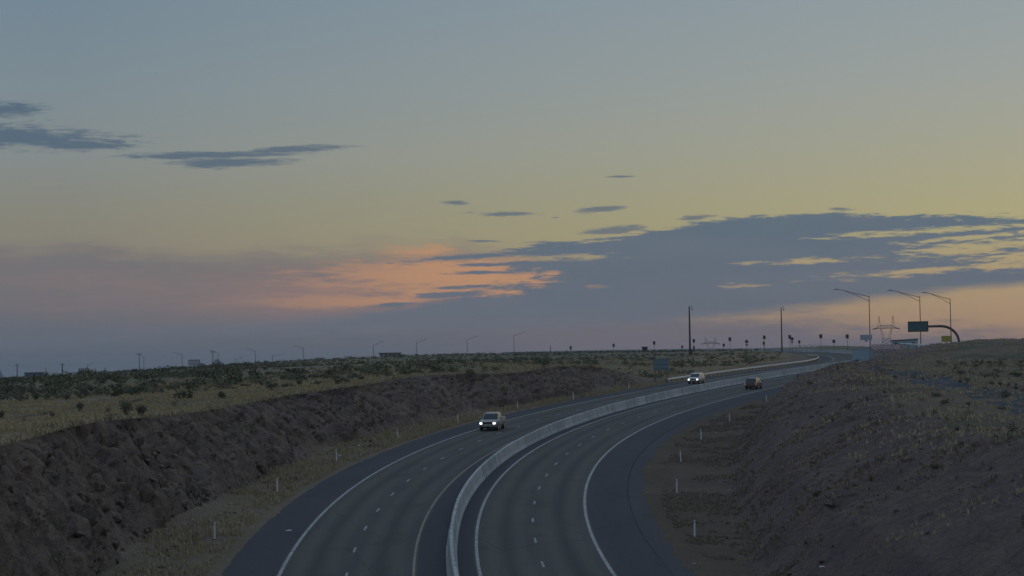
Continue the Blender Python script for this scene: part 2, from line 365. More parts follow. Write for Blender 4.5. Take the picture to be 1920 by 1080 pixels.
def mat_asphalt(name, base, wear, lanes=()):
    """road coordinates (offset, station) come in as the UV map"""
    m, t, b = new_mat(name); uv = t.new('ShaderNodeUVMap'); uv.uv_map = 'road'; u, s, _ = t.sep(uv.outputs[0])
    P = t.comb(u, s)
    col = t.mix(t.mapr(t.noise(t.comb(t.m('MULTIPLY', u, .5), t.m('MULTIPLY', s, .05)), 1., 5.), .3, .7), base, wear)
    for c in lanes:           # two polished wheel paths and a darker oil strip in each lane
        for k in (-.9, .9):
            d = t.m('ABSOLUTE', t.m('SUBTRACT', u, c+k)); col = t.mix(t.m('MULTIPLY', t.mapr(d, .55, .1), .55), col, tuple(q*1.22 for q in wear[:3])+(1,))
        d = t.m('ABSOLUTE', t.m('SUBTRACT', u, c)); col = t.mix(t.m('MULTIPLY', t.mapr(d, .5, 0.), .5), col, tuple(q*.55 for q in base[:3])+(1,))
    g = t.noise(P, 9., 3.); col = t.mix(t.mapr(g, .35, .75, 0., .35), col, tuple(q*.55 for q in base[:3])+(1,))
    blot = t.mapr(t.noise(t.comb(t.m('MULTIPLY', u, .35), t.m('MULTIPLY', s, .12), 5.), 1., 6., .6), .56, .70)
    col = t.mix(t.m('MULTIPLY', blot, .5), col, tuple(q*.62 for q in base[:3])+(1,))
    ck = t.voro(t.comb(t.m('MULTIPLY', t.m('ADD', u, t.noise(P, .8)), .16), t.m('MULTIPLY', s, .045)), 1., 'DISTANCE_TO_EDGE')
    col = t.mix(t.m('MULTIPLY', t.mapr(ck, .008, .002), .4), col, tuple(q*.4 for q in base[:3])+(1,))
    t.put(b.inputs['Base Color'], col); t.put(b.inputs['Roughness'], t.mapr(g, .2, .8, .75, .95)); b.inputs['Specular IOR Level'].default_value = .25
    bump(t, b, t.noise(P, 30., 3.), .35, .02); return m
def mat_ground(name, grass, dirt, scrub, patch=.04, stone=None):
    m, t, b = new_mat(name); g = t.new('ShaderNodeNewGeometry'); P = g.outputs['Position']
    big = t.noise(P, patch, 5., .6); mid = t.noise(P, .35, 5., .6); fine = t.noise(P, 3.5, 4., .65)
    col = t.mix(t.mapr(mid, .38, .62), dirt, grass)
    col = t.mix(t.mapr(t.m('ADD', big, t.m('MULTIPLY', t.m('SUBTRACT', mid, .5), .7)), .44, .58, 0., .85), col, scrub)
    col = t.mix(t.mapr(fine, .35, .7, 0., .5), col, tuple(c*.5 for c in dirt[:3])+(1,))
    if stone:
        v = t.voro(P, 2.2); col = t.mix(t.m('MULTIPLY', t.mapr(v, .22, .12), t.mapr(mid, .45, .6)), col, stone)
    t.put(b.inputs['Base Color'], col); b.inputs['Roughness'].default_value = 1.; b.inputs['Specular IOR Level'].default_value = .05
    bump(t, b, t.m('ADD', fine, t.m('MULTIPLY', mid, 2.)), .9, .25); return m
def mat_rock(name, a, b_, c, d, dusty=.55):
    m, t, b = new_mat(name); g = t.new('ShaderNodeNewGeometry'); P = g.outputs['Position']
    n1 = t.noise(P, .22, 5., .6); n2 = t.noise(P, 1.3, 5., .65); n3 = t.noise(P, 7., 4., .7)
    mp = t.new('ShaderNodeMapping'); mp.inputs['Scale'].default_value = (1, 1, .38); t.l.new(P, mp.inputs[0])
    vc = t.voro(mp.outputs[0], .85, 'F1', 'Color'); vr, _, _ = t.sep(vc)
    col = t.mix(t.mapr(n1, .35, .65), a, b_); col = t.mix(t.m('MULTIPLY', t.mapr(n2, .45, .7), .7), col, c)
    col = t.mix(t.mapr(vr, 0., 1., 0., .8, smooth=False), col, d)
    nrm = t.sep(g.outputs['Normal'])[2]
    dust = t.m('MULTIPLY', t.mapr(nrm, .55, .95), t.mapr(n2, .35, .6)); col = t.mix(t.m('MULTIPLY', dust, dusty), col, (.30, .24, .17, 1))
    pale = t.mapr(t.noise(P, 2.6, 5., .7), .66, .76); col = t.mix(t.m('MULTIPLY', pale, .45), col, (.36, .31, .27, 1))
    col = t.mix(t.mapr(n3, .35, .6, .35, 0.), col, tuple(q*.4 for q in a[:3])+(1,))
    t.put(b.inputs['Base Color'], col); b.inputs['Roughness'].default_value = .95; b.inputs['Specular IOR Level'].default_value = .15
    e = t.voro(mp.outputs[0], 1.1, 'DISTANCE_TO_EDGE')
    bump(t, b, t.m('ADD', t.m('MULTIPLY', t.mapr(e, 0., .12), .5), t.m('ADD', n3, n2)), 1., .3); return m
def mat_leaf(name, a, b_):
    m, t, b = new_mat(name); oi = t.new('ShaderNodeObjectInfo'); g = t.new('ShaderNodeNewGeometry')
    n = t.noise(g.outputs['Position'], 1.2, 3.); f = t.m('MULTIPLY', t.m('ADD', n, oi.outputs['Random']), .5)
    t.put(b.inputs['Base Color'], t.mix(t.mapr(f, .25, .75), a, b_)); b.inputs['Roughness'].default_value = .9; b.inputs['Specular IOR Level'].default_value = .1
    return m
def mat_concrete(name, a, b_):
    m, t, b = new_mat(name); oi = t.new('ShaderNodeObjectInfo'); g = t.new('ShaderNodeNewGeometry'); P = g.outputs['Position']
    mp = t.new('ShaderNodeMapping'); mp.inputs['Scale'].default_value = (1, 1, .12); t.l.new(P, mp.inputs[0])
    st = t.noise(mp.outputs[0], 2.2, 5., .65); n = t.noise(P, .7, 5.)
    col = t.mix(t.mapr(t.m('ADD', t.m('MULTIPLY', n, .5), t.m('MULTIPLY', oi.outputs['Random'], .5)), .2, .8), a, b_)
    col = t.mix(t.mapr(st, .44, .64, 0., .75), col, tuple(q*.5 for q in a[:3])+(1,))
    col = t.mix(t.mapr(t.noise(P, 3., 3.), .68, .74, 0., .5), col, (.05, .05, .05, 1))
    t.put(b.inputs['Base Color'], col); b.inputs['Roughness'].default_value = .9; bump(t, b, t.noise(P, 12., 4.), .3, .02); return m
def mat_paint(name, col):
    m, t, b = new_mat(name); g = t.new('ShaderNodeNewGeometry'); P = g.outputs['Position']
    n = t.noise(P, 2.5, 6., .7); c = t.mix(t.mapr(n, .40, .66), col, tuple(q*.42 for q in col[:3])+(1,))
    t.put(b.inputs['Base Color'], c); b.inputs['Roughness'].default_value = .8; return m

M = {}
M['lane'] = mat_asphalt('lane_asphalt', (.054, .055, .050, 1), (.077, .075, .064, 1), (-5.5, -1.85, 5.47, 9.13))
M['shoulder'] = mat_asphalt('shoulder_asphalt', (.038, .038, .046, 1), (.047, .047, .052, 1))
M['gutter'] = mat_asphalt('gutter_band', (.042, .043, .048, 1), (.052, .053, .056, 1))
M['white_line'] = mat_paint('white_line_paint', (.34, .34, .33, 1))
M['yellow_line'] = mat_paint('yellow_line_paint', (.27, .20, .155, 1))
M['dash'] = mat_paint('lane_dash_paint', (.33, .325, .31, 1))
M['concrete'] = mat_concrete('barrier_concrete', (.31, .325, .32, 1), (.42, .43, .415, 1))
M['plateau'] = mat_ground('plateau_ground', (.26, .225, .14, 1), (.21, .175, .125, 1), (.15, .148, .10, 1), .018)
M['field'] = mat_ground('dry_field', (.28, .23, .14, 1), (.23, .18, .12, 1), (.18, .15, .09, 1), .03)
M['verge'] = mat_ground('verge_ground', (.245, .19, .125, 1), (.19, .147, .112, 1), (.175, .147, .10, 1), .05, (.34, .3, .27, 1))
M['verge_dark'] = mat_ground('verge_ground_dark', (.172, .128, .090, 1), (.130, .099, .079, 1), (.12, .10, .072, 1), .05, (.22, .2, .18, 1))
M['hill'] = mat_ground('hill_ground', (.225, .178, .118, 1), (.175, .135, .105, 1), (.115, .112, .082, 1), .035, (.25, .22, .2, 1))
M['rock'] = mat_rock('cut_rock', (.212, .160, .130, 1), (.245, .183, .136, 1), (.295, .225, .165, 1), (.168, .127, .117, 1))
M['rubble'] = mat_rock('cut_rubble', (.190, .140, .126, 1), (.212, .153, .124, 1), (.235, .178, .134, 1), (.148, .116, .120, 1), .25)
M['ditch'] = mat_ground('ditch_gravel', (.105, .115, .125, 1), (.085, .092, .105, 1), (.095, .10, .11, 1), .1, (.17, .17, .17, 1))
M['dirt'] = mat_ground('track_dirt', (.10, .085, .07, 1), (.085, .072, .06, 1), (.09, .08, .065, 1))
M['grass_dry'] = mat_leaf('dry_grass_blades', (.42, .325, .185, 1), (.31, .24, .14, 1))
M['grass_dull'] = mat_leaf('dull_grass_blades', (.46, .37, .24, 1), (.33, .26, .165, 1))
M['brush'] = mat_leaf('slope_brush_blades', (.30, .225, .165, 1), (.20, .155, .115, 1))
M['leaf_a'] = mat_leaf('shrub_leaves_olive', (.10, .105, .064, 1), (.16, .152, .090, 1))
M['leaf_b'] = mat_leaf('shrub_leaves_grey', (.13, .12, .085, 1), (.20, .175, .12, 1))
M['leaf_c'] = mat_leaf('shrub_leaves_dark', (.072, .082, .054, 1), (.11, .115, .072, 1))
M['twig'] = plain('shrub_twigs', (.10, .08, .065), .9)
M['steel'] = plain('galvanised_steel', (.30, .30, .30), .55, .4)
M['dark_steel'] = plain('weathered_steel', (.085, .075, .07), .6, .3)
M['rail'] = plain('guardrail_zinc', (.62, .60, .55), .5, .25, .12)
M['wood'] = plain('timber_post', (.16, .12, .09), .9)
M['white_plastic'] = plain('white_plastic', (.62, .62, .62), .6, 0, .1)
M['sign_back'] = plain('sign_back_metal', (.05, .045, .045), .6, .2)
M['sign_blue'] = plain('sign_blue_grey', (.11, .17, .205), .5, 0, .12)
M['sign_green'] = plain('sign_green', (.055, .12, .125), .5, 0, .1)
M['sign_yellow'] = plain('sign_yellow', (.36, .30, .05), .5, 0, .12)
M['sign_pale'] = plain('sign_pale', (.36, .36, .38), .5, 0, .1)
M['orange'] = plain('warning_orange', (.40, .12, .05), .6)
M['red'] = plain('warning_red', (.42, .10, .10), .6)
M['wall_blue'] = plain('pale_blue_wall', (.26, .33, .38), .8, 0, .12)
M['wall_dark'] = plain('slate_wall', (.13, .17, .21), .8, 0, .12)
M['wall_grey'] = plain('grey_wall', (.26, .26, .28), .8, 0, .12)
M['roof'] = plain('dark_roof', (.06, .055, .06), .8)
M['window'] = plain('window_glass', (.03, .035, .04), .15)
M['tyre'] = plain('tyre_rubber', (.02, .02, .02), .9)
M['rim'] = plain('wheel_rim', (.30, .30, .30), .4, .7)
M['trim'] = plain('black_trim', (.025, .025, .027), .5)
M['glass'] = plain('car_glass', (.02, .028, .032), .08)
M['chrome'] = plain('bumper_chrome', (.38, .37, .36), .3, .8)
M['lamp_on'] = plain('headlight_lit', (.9, .9, .9), .3, 0, 0, 1, ((1, .98, .95), 3.2))
M['lamp_fog'] = plain('fog_light_lit', (.9, .9, .9), .3, 0, 0, 1, ((1, .98, .95), 3.0))
M['tail_on'] = plain('tail_light_lit', (.5, .04, .03), .4, 0, 0, 1, ((1, .2, .12), .2))
M['far_hill'] = plain('far_hill_ground', (.10, .09, .08), 1., 0, .2, .002)
M['litter'] = plain('litter_paper', (.55, .55, .55), .9)

def car_paint(name, col):
    m, t, b = new_mat(name); tc = t.new('ShaderNodeTexCoord'); z = t.sep(tc.outputs['Object'])[2]
    n = t.noise(tc.outputs['Object'], 4., 4.)
    dusty = t.m('MULTIPLY', t.mapr(z, 1.0, .4), t.mapr(n, .3, .7, .3, .9))
    t.put(b.inputs['Base Color'], t.mix(dusty, col+(1,), (.09, .075, .065, 1))); b.inputs['Roughness'].default_value = .35; b.inputs['Metallic'].default_value = .15
    b.inputs['Coat Weight'].default_value = .4; return m

# ------------------------------------------------------------------ ground sheet to the horizon
def build_ground():
    fine = np.radians(np.arange(-17, 17.001, .07)); coarse = np.radians(np.concatenate([np.arange(18, 40, 1.), np.arange(40, 320.1, 5.), np.arange(321, 342.5, 1.)]))
    az = np.concatenate([fine, coarse, [fine[0]+2*math.pi]])
    d = np.concatenate([np.linspace(1., 88, 30), np.exp(np.linspace(math.log(90), math.log(1000), 190)), np.exp(np.linspace(math.log(1030), math.log(12300), 40))])
    A, D = np.meshgrid(az, d); X = np.sin(A)*D; Y = np.cos(A)*D
    s, u = near_road(X, Y); Z = ground(X, Y, (s, u)).ravel()
    inside = (u > -46) & (u < 76) & (s > 12) & (s < 735); core = (u > -44) & (u < 74) & (s > 16) & (s < 730)
    Z = Z - np.where(core, np.where((u > -32) & (u < 40), 2.6, 1.), np.where(inside, .2, 0)) - np.where((np.abs(u-2) < 16) & (s >= 700) & (s < 998), .5, 0)
    Z = np.where((D.ravel() < 90) & ~core, np.minimum(Z, 11.5), Z)
    near = D.ravel() < 12; Z = np.where(near, np.minimum(Z, 1.), Z)
    me = mesh_np('ground', np.stack([X.ravel(), Y.ravel(), Z], 1), grid_faces(len(d), len(az))[:, ::-1]); smooth(me)
    link('ground', me, M['plateau'], kind='structure')
build_ground()

def sheet(name, u0, u1, s0, s1, mat, dz=0., ds=2., nu=2, parent=None, kind='structure'):
    s = np.arange(s0, s1+.01, ds) if s1-s0 > ds else np.linspace(s0, s1, 4)
    u = np.linspace(u0, u1, nu); Sg, Ug = np.meshgrid(s, u, indexing='ij')
    P = rpt(Sg.ravel(), Ug.ravel(), dz); me = mesh_np(name, P, grid_faces(len(s), nu)[:, ::-1]); smooth(me)
    uv = me.uv_layers.new(name='road'); li = np.empty(len(me.loops), np.int32); me.loops.foreach_get('vertex_index', li)
    uv.data.foreach_set('uv', np.stack([Ug.ravel()[li], Sg.ravel()[li]], 1).astype(np.float32).ravel())
    return link(name, me, mat, parent, kind=kind)
road_l = sheet('carriageway', -7.5, .2, 10, 996, M['lane'], 0, 2, 6)
road_r = sheet('carriageway', 3.45, 11.15, 10, 996, M['lane'], 0, 2, 6)
sh_l = sheet('road_shoulder', U_EL, -7.5, 10, 996, M['shoulder'], 0, 2, 4)
sh_m = sheet('road_shoulder', .2, 3.45, 10, 996, M['shoulder'], 0, 2, 4)
sh_r = sheet('road_shoulder', 11.15, U_ER, 10, 996, M['shoulder'], 0, 2, 4)
gut = sheet('gutter_band', U_ER+.03, U_GUT, 10, 996, M['gutter'], -.012, 2, 3)
for nm, u, w, mt, par in (('edge_line', U_LW, .10, 'white_line', road_l), ('yellow_edge_line', U_Y, .075, 'yellow_line', road_l), ('edge_line', U_RL, .095, 'white_line', road_r), ('edge_line', U_RR, .10, 'white_line', road_r)):
    sheet(nm, u-w, u+w, 10, 990, M[mt], .005, 2, 2, par, None)
def arc_station(u, target):
    P = rpt(SS, u); L = np.concatenate([[0], np.cumsum(np.linalg.norm(np.diff(P, axis=0), axis=1))])
    return np.interp(target, L, SS)
for u, ph, par in ((U_LD, 90.077, road_l), (U_RD, 93.6126, road_r)):
    for k in range(-5, 38):
        c = ph+12.19*k; sheet('lane_dash', u-.07, u+.07, float(arc_station(u, c-1.3)), float(arc_station(u, c+1.3)), M['dash'], .005, 4., 2, par, None)

# ------------------------------------------------------------------ strips of land either side of the road
SROW = np.concatenate([np.arange(14, 70, .8), np.arange(70, 210, .3), np.arange(210, 370, .55), np.arange(370, 733, 3.)])
def build_left():
    s = SROW; X, Y, Zr, Pp, E = rd(s); n = len(s)
    toe = toe_l(s) + fbm(s/9, s*0+3, 5)*1.6
    ztoe = Zr - E*toe + .1 + np.clip(fbm(s/14, s*0, 8)*.8, -.1, .6)
    utop = np.interp(s, [0, 230, 260, 290, 330, 360, 720], [-21.3, -21.3, -19.8, -17.5, -17.5, -18, -19]) + fbm(s/7, s*0, 11)*2.2
    # verge
    nv = 18; tv = np.linspace(0, 1, nv)[None]; U = U_EL+(toe[:, None]-U_EL)*tv
    Z = (Zr-E*U_EL)[:, None]*(1-tv)+ztoe[:, None]*tv - .16*np.sin(np.pi*tv)**.6
    Z += fbm(s[:, None]/1.2+U*0, U/1.2+s[:, None]*0, 21, 4)*.18*np.clip(tv*4, 0, 1)
    P = np.stack([X[:, None]+U*np.cos(Pp)[:, None], Y[:, None]-U*np.sin(Pp)[:, None], Z], -1); rg = np.clip(fbm(s/2.2, s*0, 31, 5)*.6+.1, .02, .5); P[:, 0, :2] += np.stack([np.cos(Pp), -np.sin(Pp)], 1)*rg[:, None]; P[:, 0, 2] = (Zr-E*(U_EL+rg))-.004; P[:, 1, 2] = np.maximum(P[:, 1, 2], Zr-E*U_EL+.015)
    verge_last = P[:, -1].copy()
    me = smooth(mesh_np('verge', P.reshape(-1, 3), grid_faces(n, nv))); link('verge', me, M['verge'], kind='structure')
    # face
    top_xy = np.stack([X+utop*np.cos(Pp), Y-utop*np.sin(Pp)], 1); ztop = plat(top_xy[:, 0], top_xy[:, 1])
    ztop = np.where(s > 340, np.maximum(ztop, Zr-2.5), ztop)
    nf = 40; tf = np.linspace(0, 1, nf)[None]; hgt = np.maximum(ztop-ztoe, .02)[:, None]
    prof = tf**1.15 if False else tf
    U = toe[:, None]+(utop-toe)[:, None]*(tf**1.08); Z = ztoe[:, None]+(ztop-ztoe)[:, None]*(tf*.85+.15*np.sin(tf*np.pi/2))
    H = hgt*tf; Sg = s[:, None]+0*tf
    env = np.clip(tf*6, 0, 1)*np.clip((1-tf)*9, 0, 1)*np.clip(hgt/4, 0, 1)
    qx = Sg/1.5+fbm(Sg/3, H/3, 41)*.9; qy = H/1.9+fbm(Sg/3, H/3, 42)*.9+Sg*.12
    f1, f2, val = worley(qx*1.15, qy*.72, 51); tl = worley.tilt; g1, g2, val2 = worley(qx*2.8+3, qy*1.7, 61); tl2 = worley.tilt
    disp = (val-.45)*.5 + tl*.9 + (val2-.5)*.26 + tl2*.6 - .45*np.clip(1-(f2-f1)/.14, 0, 1) - .15*np.clip(1-(g2-g1)/.16, 0, 1) + fbm(Sg/9, H/6, 71, 2)*1.1
    disp *= env
    n2d = np.stack([np.cos(Pp), -np.sin(Pp)], 1)[:, None]
    P = np.stack([X[:, None]+U*np.cos(Pp)[:, None], Y[:, None]-U*np.sin(Pp)[:, None], Z], -1)
    P[..., :2] += n2d*disp[..., None]*.85; P[..., 2] += disp*.25 + env*(val2-.5)*.25
    P[:, 0] = verge_last - np.array([0, 0, .02])
    face_pts = P.copy()
    last = P[:, -1].copy()
    me = mesh_np('rock_cut', P.reshape(-1, 3), grid_faces(n, nf)); rc = link('rock_cut', me, M['rock'], kind='structure')
    # plateau edge
    npl = 40; tp = (np.linspace(0, 1, npl)**1.3)[None]; U = utop[:, None]+(-48-utop[:, None])*tp
    x = X[:, None]+U*np.cos(Pp)[:, None]; y = Y[:, None]-U*np.sin(Pp)[:, None]; Z = plat(x, y) + fbm(x/1.6, y/1.6, 81, 4)*.35*np.clip(tp*6, 0, 1)
    lim = (Zr-2.5)[:, None]; Z = np.where((s > 340)[:, None], np.maximum(Z, lim*np.ones_like(Z)-np.abs(U-utop[:, None])*.3), Z)
    Z[:, -1] -= .5; P = np.stack([x, y, Z], -1); P[:, 0] = last
    me = smooth(mesh_np('plateau_edge', P.reshape(-1, 3), grid_faces(n, npl))); link('plateau_edge', me, M['field'], kind='structure')
    return rc, face_pts
rock_cut, FACE_L = build_left()

def right_z(s, u, x, y, noise=True):
    _, _, zr, _, e = rd(s); base = zr-e*np.minimum(u, 16)
    v = u-U_GUT; dip = -.25*np.clip(v/2, 0, 1)+.1*np.clip((v-3)/3, 0, 1)
    z = smin(np.maximum(plat(x, y), base-1.5), base+dip+cut_r(s, u), 1.2)
    if noise:
        w = np.clip((u-toe_r(s))/2, 0, 1); f1, f2, val = worley(s/1.3+fbm(s/3, u/3, 4), u/1.3+fbm(s/3, u/3, 9), 91)
        z = z + w*((val-.5)*.30*np.clip((f2-f1)*4, 0, 1) + fbm(s/5, u/5, 95, 4)*.6 + np.abs(fbm(s/5, u/26, 97, 4))*-1.1+.2) + fbm(s/1.1, u/1.1, 99, 3)*.14*np.clip(v/1.5, 0, 1)
    return z
def build_right():
    s = SROW; X, Y, Zr, Pp, E = rd(s); n = len(s); last = None
    toe = toe_r(s)+fbm(s/8, s*0, 15)*1.5
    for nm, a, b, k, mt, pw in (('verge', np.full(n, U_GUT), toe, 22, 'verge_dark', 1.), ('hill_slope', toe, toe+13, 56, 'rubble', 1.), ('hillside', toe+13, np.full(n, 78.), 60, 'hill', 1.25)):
        t_ = (np.linspace(0, 1, k)**pw)[None]; U = a[:, None]+(b-a)[:, None]*t_; Sg = s[:, None]+0*t_
        x = X[:, None]+U*np.cos(Pp)[:, None]; y = Y[:, None]-U*np.sin(Pp)[:, None]
        Z = right_z(Sg, U, x, y); P = np.stack([x, y, Z], -1)
        if last is None:
            rg = np.clip(fbm(s/2.2, s*0, 33, 5)*.8+.15, .02, .8); P[:, 0, :2] -= np.stack([np.cos(Pp), -np.sin(Pp)], 1)*rg[:, None]; P[:, 0, 2] = Zr-E*(U_GUT-rg)-.016; P[:, 1, 2] = np.maximum(P[:, 1, 2], Zr-E*U_GUT+.006)
        else: P[:, 0] = last
        if nm == 'hillside': P[:, -1, 2] -= .6
        last = P[:, -1].copy()
        me = mesh_np(nm, P.reshape(-1, 3), grid_faces(n, k)[:, ::-1]); smooth(me)
        link(nm, me, M[mt], kind='structure')
build_right()
# ==== PART2

# ------------------------------------------------------------------ median barrier: cast panels with open joints
def build_barrier():
    b = thing('concrete_barrier', 'long curving concrete median barrier between the two carriageways', 'barrier', rpt(100., U_BAR))
    inv = Matrix.Translation(-b.location)
    prof = [(-.33, 0), (-.33, .08), (-.21, .33), (-.11, 1.03), (-.085, 1.055), (.085, 1.055), (.11, 1.03), (.21, .33), (.33, .08), (.33, 0)]
    s0 = 24.
    while s0 < 985:
        L = 6.1 if s0 < 520 else 24.
        st = np.linspace(s0+.025, s0+L-.025, 4 if s0 < 520 else 8); rings = []
        jz = random.uniform(-.012, .012); ju = random.uniform(-.015, .015)
        for q in st:
            rings.append([tuple(np.array(rpt(float(q), U_BAR+u+ju, z+(jz if z > .5 else -.01)))-np.array(b.location)) for u, z in prof])
        MB().rings(rings).build('barrier_panel', M['concrete'], b); s0 += L
build_barrier()

# ------------------------------------------------------------------ rocks lying on and standing out of the left cut
def rock_mesh(seed, flat=.7):
    r = np.random.default_rng(seed); bm = bmesh.new()
    for _ in range(16):
        v = r.normal(size=3); v /= np.abs(v).max()**.55*np.linalg.norm(v)**.45; v *= np.array([1, .8, flat])*r.uniform(.8, 1.05); bm.verts.new(v*.5)
    bmesh.ops.convex_hull(bm, input=bm.verts)
    for v in [v for v in bm.verts if not v.link_faces]: bm.verts.remove(v)
    bmesh.ops.recalc_face_normals(bm, faces=bm.faces)
    me = bpy.data.meshes.new('rock'); bm.to_mesh(me); bm.free(); me.materials.append(M['rock']); return me
ROCKS = [rock_mesh(100+i, .55+.1*(i % 5)) for i in range(10)]
def scatter_rocks():
    rows, cols = FACE_L.shape[:2]
    pick = np.nonzero((SROW > 78) & (SROW < 215))[0]
    for k in range(230):
        near = k < 110
        i = int(RNG.choice(pick[SROW[pick] < 130])) if near else int(RNG.choice(pick))
        j = int(np.clip(RNG.beta(1.0, 1.6)*cols, 0, cols-2)) if k % 3 else int(RNG.integers(0, 4))
        p = FACE_L[i, j]; sz = RNG.uniform(.5, 1.5) if near else RNG.uniform(.35, 1.0)
        if j < 4: sz *= .6
        o = link('rock', ROCKS[k % 10], None, rock_cut); o.location = [float(q) for q in p - np.array([0, 0, .1*sz])]
        o.rotation_euler = (RNG.uniform(-.5, .5), RNG.uniform(-.5, .5), RNG.uniform(0, 6.28)); o.scale = (sz, sz*RNG.uniform(.7, 1.2), sz*RNG.uniform(.7, 1.5))
scatter_rocks()
def rubble_stuff():
    vs = []; fs = []; n = 0
    def put(P, sz):
        nonlocal n
        me = ROCKS[int(RNG.integers(10))]; v = np.array([q.co for q in me.vertices])*sz*RNG.uniform(.7, 1.3, 3)
        a = RNG.uniform(0, 6.28); c, s_ = math.cos(a), math.sin(a); v = v@np.array([[c, s_, 0], [-s_, c, 0], [0, 0, 1]])+P
        for q in me.polygons: fs.append(tuple(i+n for i in q.vertices))
        vs.append(v); n += len(v)
    for k in range(700):                     # right slope
        s = float(RNG.uniform(70, 300)); u = float(toe_r(s)+RNG.uniform(-1.5, 16)); p = rpt(s, u)
        z = float(right_z(np.array([s]), np.array([u]), np.array([p[0]]), np.array([p[1]]))[0]); put(np.array([p[0], p[1], z]), RNG.uniform(.1, .38)*(1 if RNG.random() < .92 else 1.8))
    for k in range(500):                     # left verge and toe
        s = float(RNG.uniform(80, 300)); u = float(toe_l(s)+RNG.uniform(-.5, 3.5)); p = rpt(s, u); put(np.array([p[0], p[1], p[2]+.02]), RNG.uniform(.08, .35))
    me = bpy.data.meshes.new('loose_stones'); me.from_pydata(np.concatenate(vs).tolist(), [], fs); me.materials.append(M['rubble'])
    link('loose_stones', me, None, kind='stuff', label='loose dark stones lying on the roadside slopes', cat='stones')
rubble_stuff()

# ------------------------------------------------------------------ ditch on the right hill and faint track on the left field
def ribbon(name, pts, widths, mat, dz=.06):
    pts = np.array(pts, float); L = np.concatenate([[0], np.cumsum(np.linalg.norm(np.diff(pts, axis=0), axis=1))]); q = np.arange(0, L[-1], 1.5)
    x = np.interp(q, L, pts[:, 0]); y = np.interp(q, L, pts[:, 1]); w = np.interp(q, L, widths)*(1+.35*fbm(q/6, q*0, 5)); tx = np.gradient(x); ty = np.gradient(y); n = np.hypot(tx, ty); k = 7
    lat = np.linspace(-1, 1, k)[None]; X = x[:, None]+(ty/n)[:, None]*lat*w[:, None]/2; Y = y[:, None]-(tx/n)[:, None]*lat*w[:, None]/2
    s, u = near_road(X, Y); s = s.reshape(X.shape); u = u.reshape(X.shape)
    Z = np.where(u > 0, right_z(s, u, X, Y), plat(X, Y)+fbm(X/1.6, Y/1.6, 81, 4)*.35)+dz
    Z[:, 0] -= .35; Z[:, -1] -= .35
    me = smooth(mesh_np(name, np.stack([X, Y, Z], -1).reshape(-1, 3), grid_faces(len(q), k))); link(name, me, M[mat], kind='structure')
ribbon('drainage_ditch', [hit(2050, 800)[:2], hit(1920, 757)[:2], hit(1840, 740)[:2], hit(1760, 722)[:2], hit(1690, 704)[:2], hit(1640, 692)[:2]], [7, 7, 7, 7, 6, 3], 'ditch', .1)
ribbon('dirt_track', [hit(-60, 798)[:2], hit(0, 789)[:2], hit(80, 778)[:2], hit(160, 764)[:2], hit(240, 755)[:2], hit(300, 749)[:2]], [.9, .9, .9, .9, .9, .8], 'dirt', .03)

# ------------------------------------------------------------------ grass
def tufts(name, P, hts, mat, label, blades=4, wid=.05, lean=.45):
    n = len(P); m = n*blades
    base = np.repeat(P, blades, 0); h = np.repeat(hts, blades)*RNG.uniform(.6, 1.15, m); a = RNG.uniform(0, 2*np.pi, m); sp = RNG.uniform(0, .16, m)
    root = base + np.stack([np.cos(a)*sp, np.sin(a)*sp, np.full(m, -.04)], 1)
    side = np.stack([-np.sin(a), np.cos(a), np.zeros(m)], 1)*(wid*RNG.uniform(.6, 1.4, m))[:, None]
    le = RNG.uniform(.1, lean, m); mid = root+np.stack([np.cos(a)*h*le*.35, np.sin(a)*h*le*.35, h*.6], 1); tip = root+np.stack([np.cos(a)*h*le, np.sin(a)*h*le, h], 1)
    v = np.stack([root-side, root+side, mid+side*.7, tip, mid-side*.7], 1).reshape(-1, 3); i = np.arange(m)[:, None]*5
    f = np.concatenate([i+np.array([[0, 1, 2]]), i+np.array([[0, 2, 4]]), i+np.array([[4, 2, 3]])])
    me = mesh_np(name, v, f); link(name, me, M[mat], kind='stuff', label=label, cat='grass')
def on_left(n, s0, s1, v0, v1, pw=1.):
    s = RNG.uniform(s0, s1, n); ut = np.interp(s, [0, 230, 260, 290, 330, 360, 720], [-21.3, -21.3, -19.8, -17.5, -17.5, -18, -19])
    u = ut-(v0+(v1-v0)*RNG.random(n)**pw); P = rpt(s, u); P[:, 2] = plat(P[:, 0], P[:, 1])+fbm(P[:, 0]/1.6, P[:, 1]/1.6, 81, 4)*.35*np.clip((ut-u)/2, 0, 1); return P
P = on_left(62000, 60, 235, .0, 46, 1.05); cl = fbm(P[:, 0]/5, P[:, 1]/5, 33, 3); P = P[cl > -.12]
tufts('dry_grass', P, RNG.uniform(.10, .30, len(P)), 'grass_dry', 'pale dry grass covering the field above the left rock cut', 4, .05)
P = on_left(26000, 220, 560, .3, 60, 1.); cl = fbm(P[:, 0]/9, P[:, 1]/9, 34, 3); P = P[cl > 0]
tufts('dry_grass', P, RNG.uniform(.2, .42, len(P)), 'grass_dry', 'dry grass patches on the plateau beyond the rock cut', 4, .09)
s = RNG.uniform(70, 380, 24000); u = toe_l(s)+RNG.random(24000)**1.3*(U_EL-.25-toe_l(s))-.6; P = rpt(s, u); P[:, 2] += -.05; cl = fbm(s/4, u/2.5, 35, 3); P = P[(cl > -.15)]
tufts('verge_grass', P, RNG.uniform(.12, .42, len(P)), 'grass_dull', 'short yellow brown grass along the left road verge', 4, .04)
s = RNG.uniform(70, 330, 26000); u = U_GUT+1.+RNG.random(26000)*(toe_r(s)+1.5-U_GUT-1.); P = rpt(s, u); P[:, 2] = right_z(s, u, P[:, 0], P[:, 1]); cl = fbm(s/5, u/3, 36, 3); P = P[cl > .10]
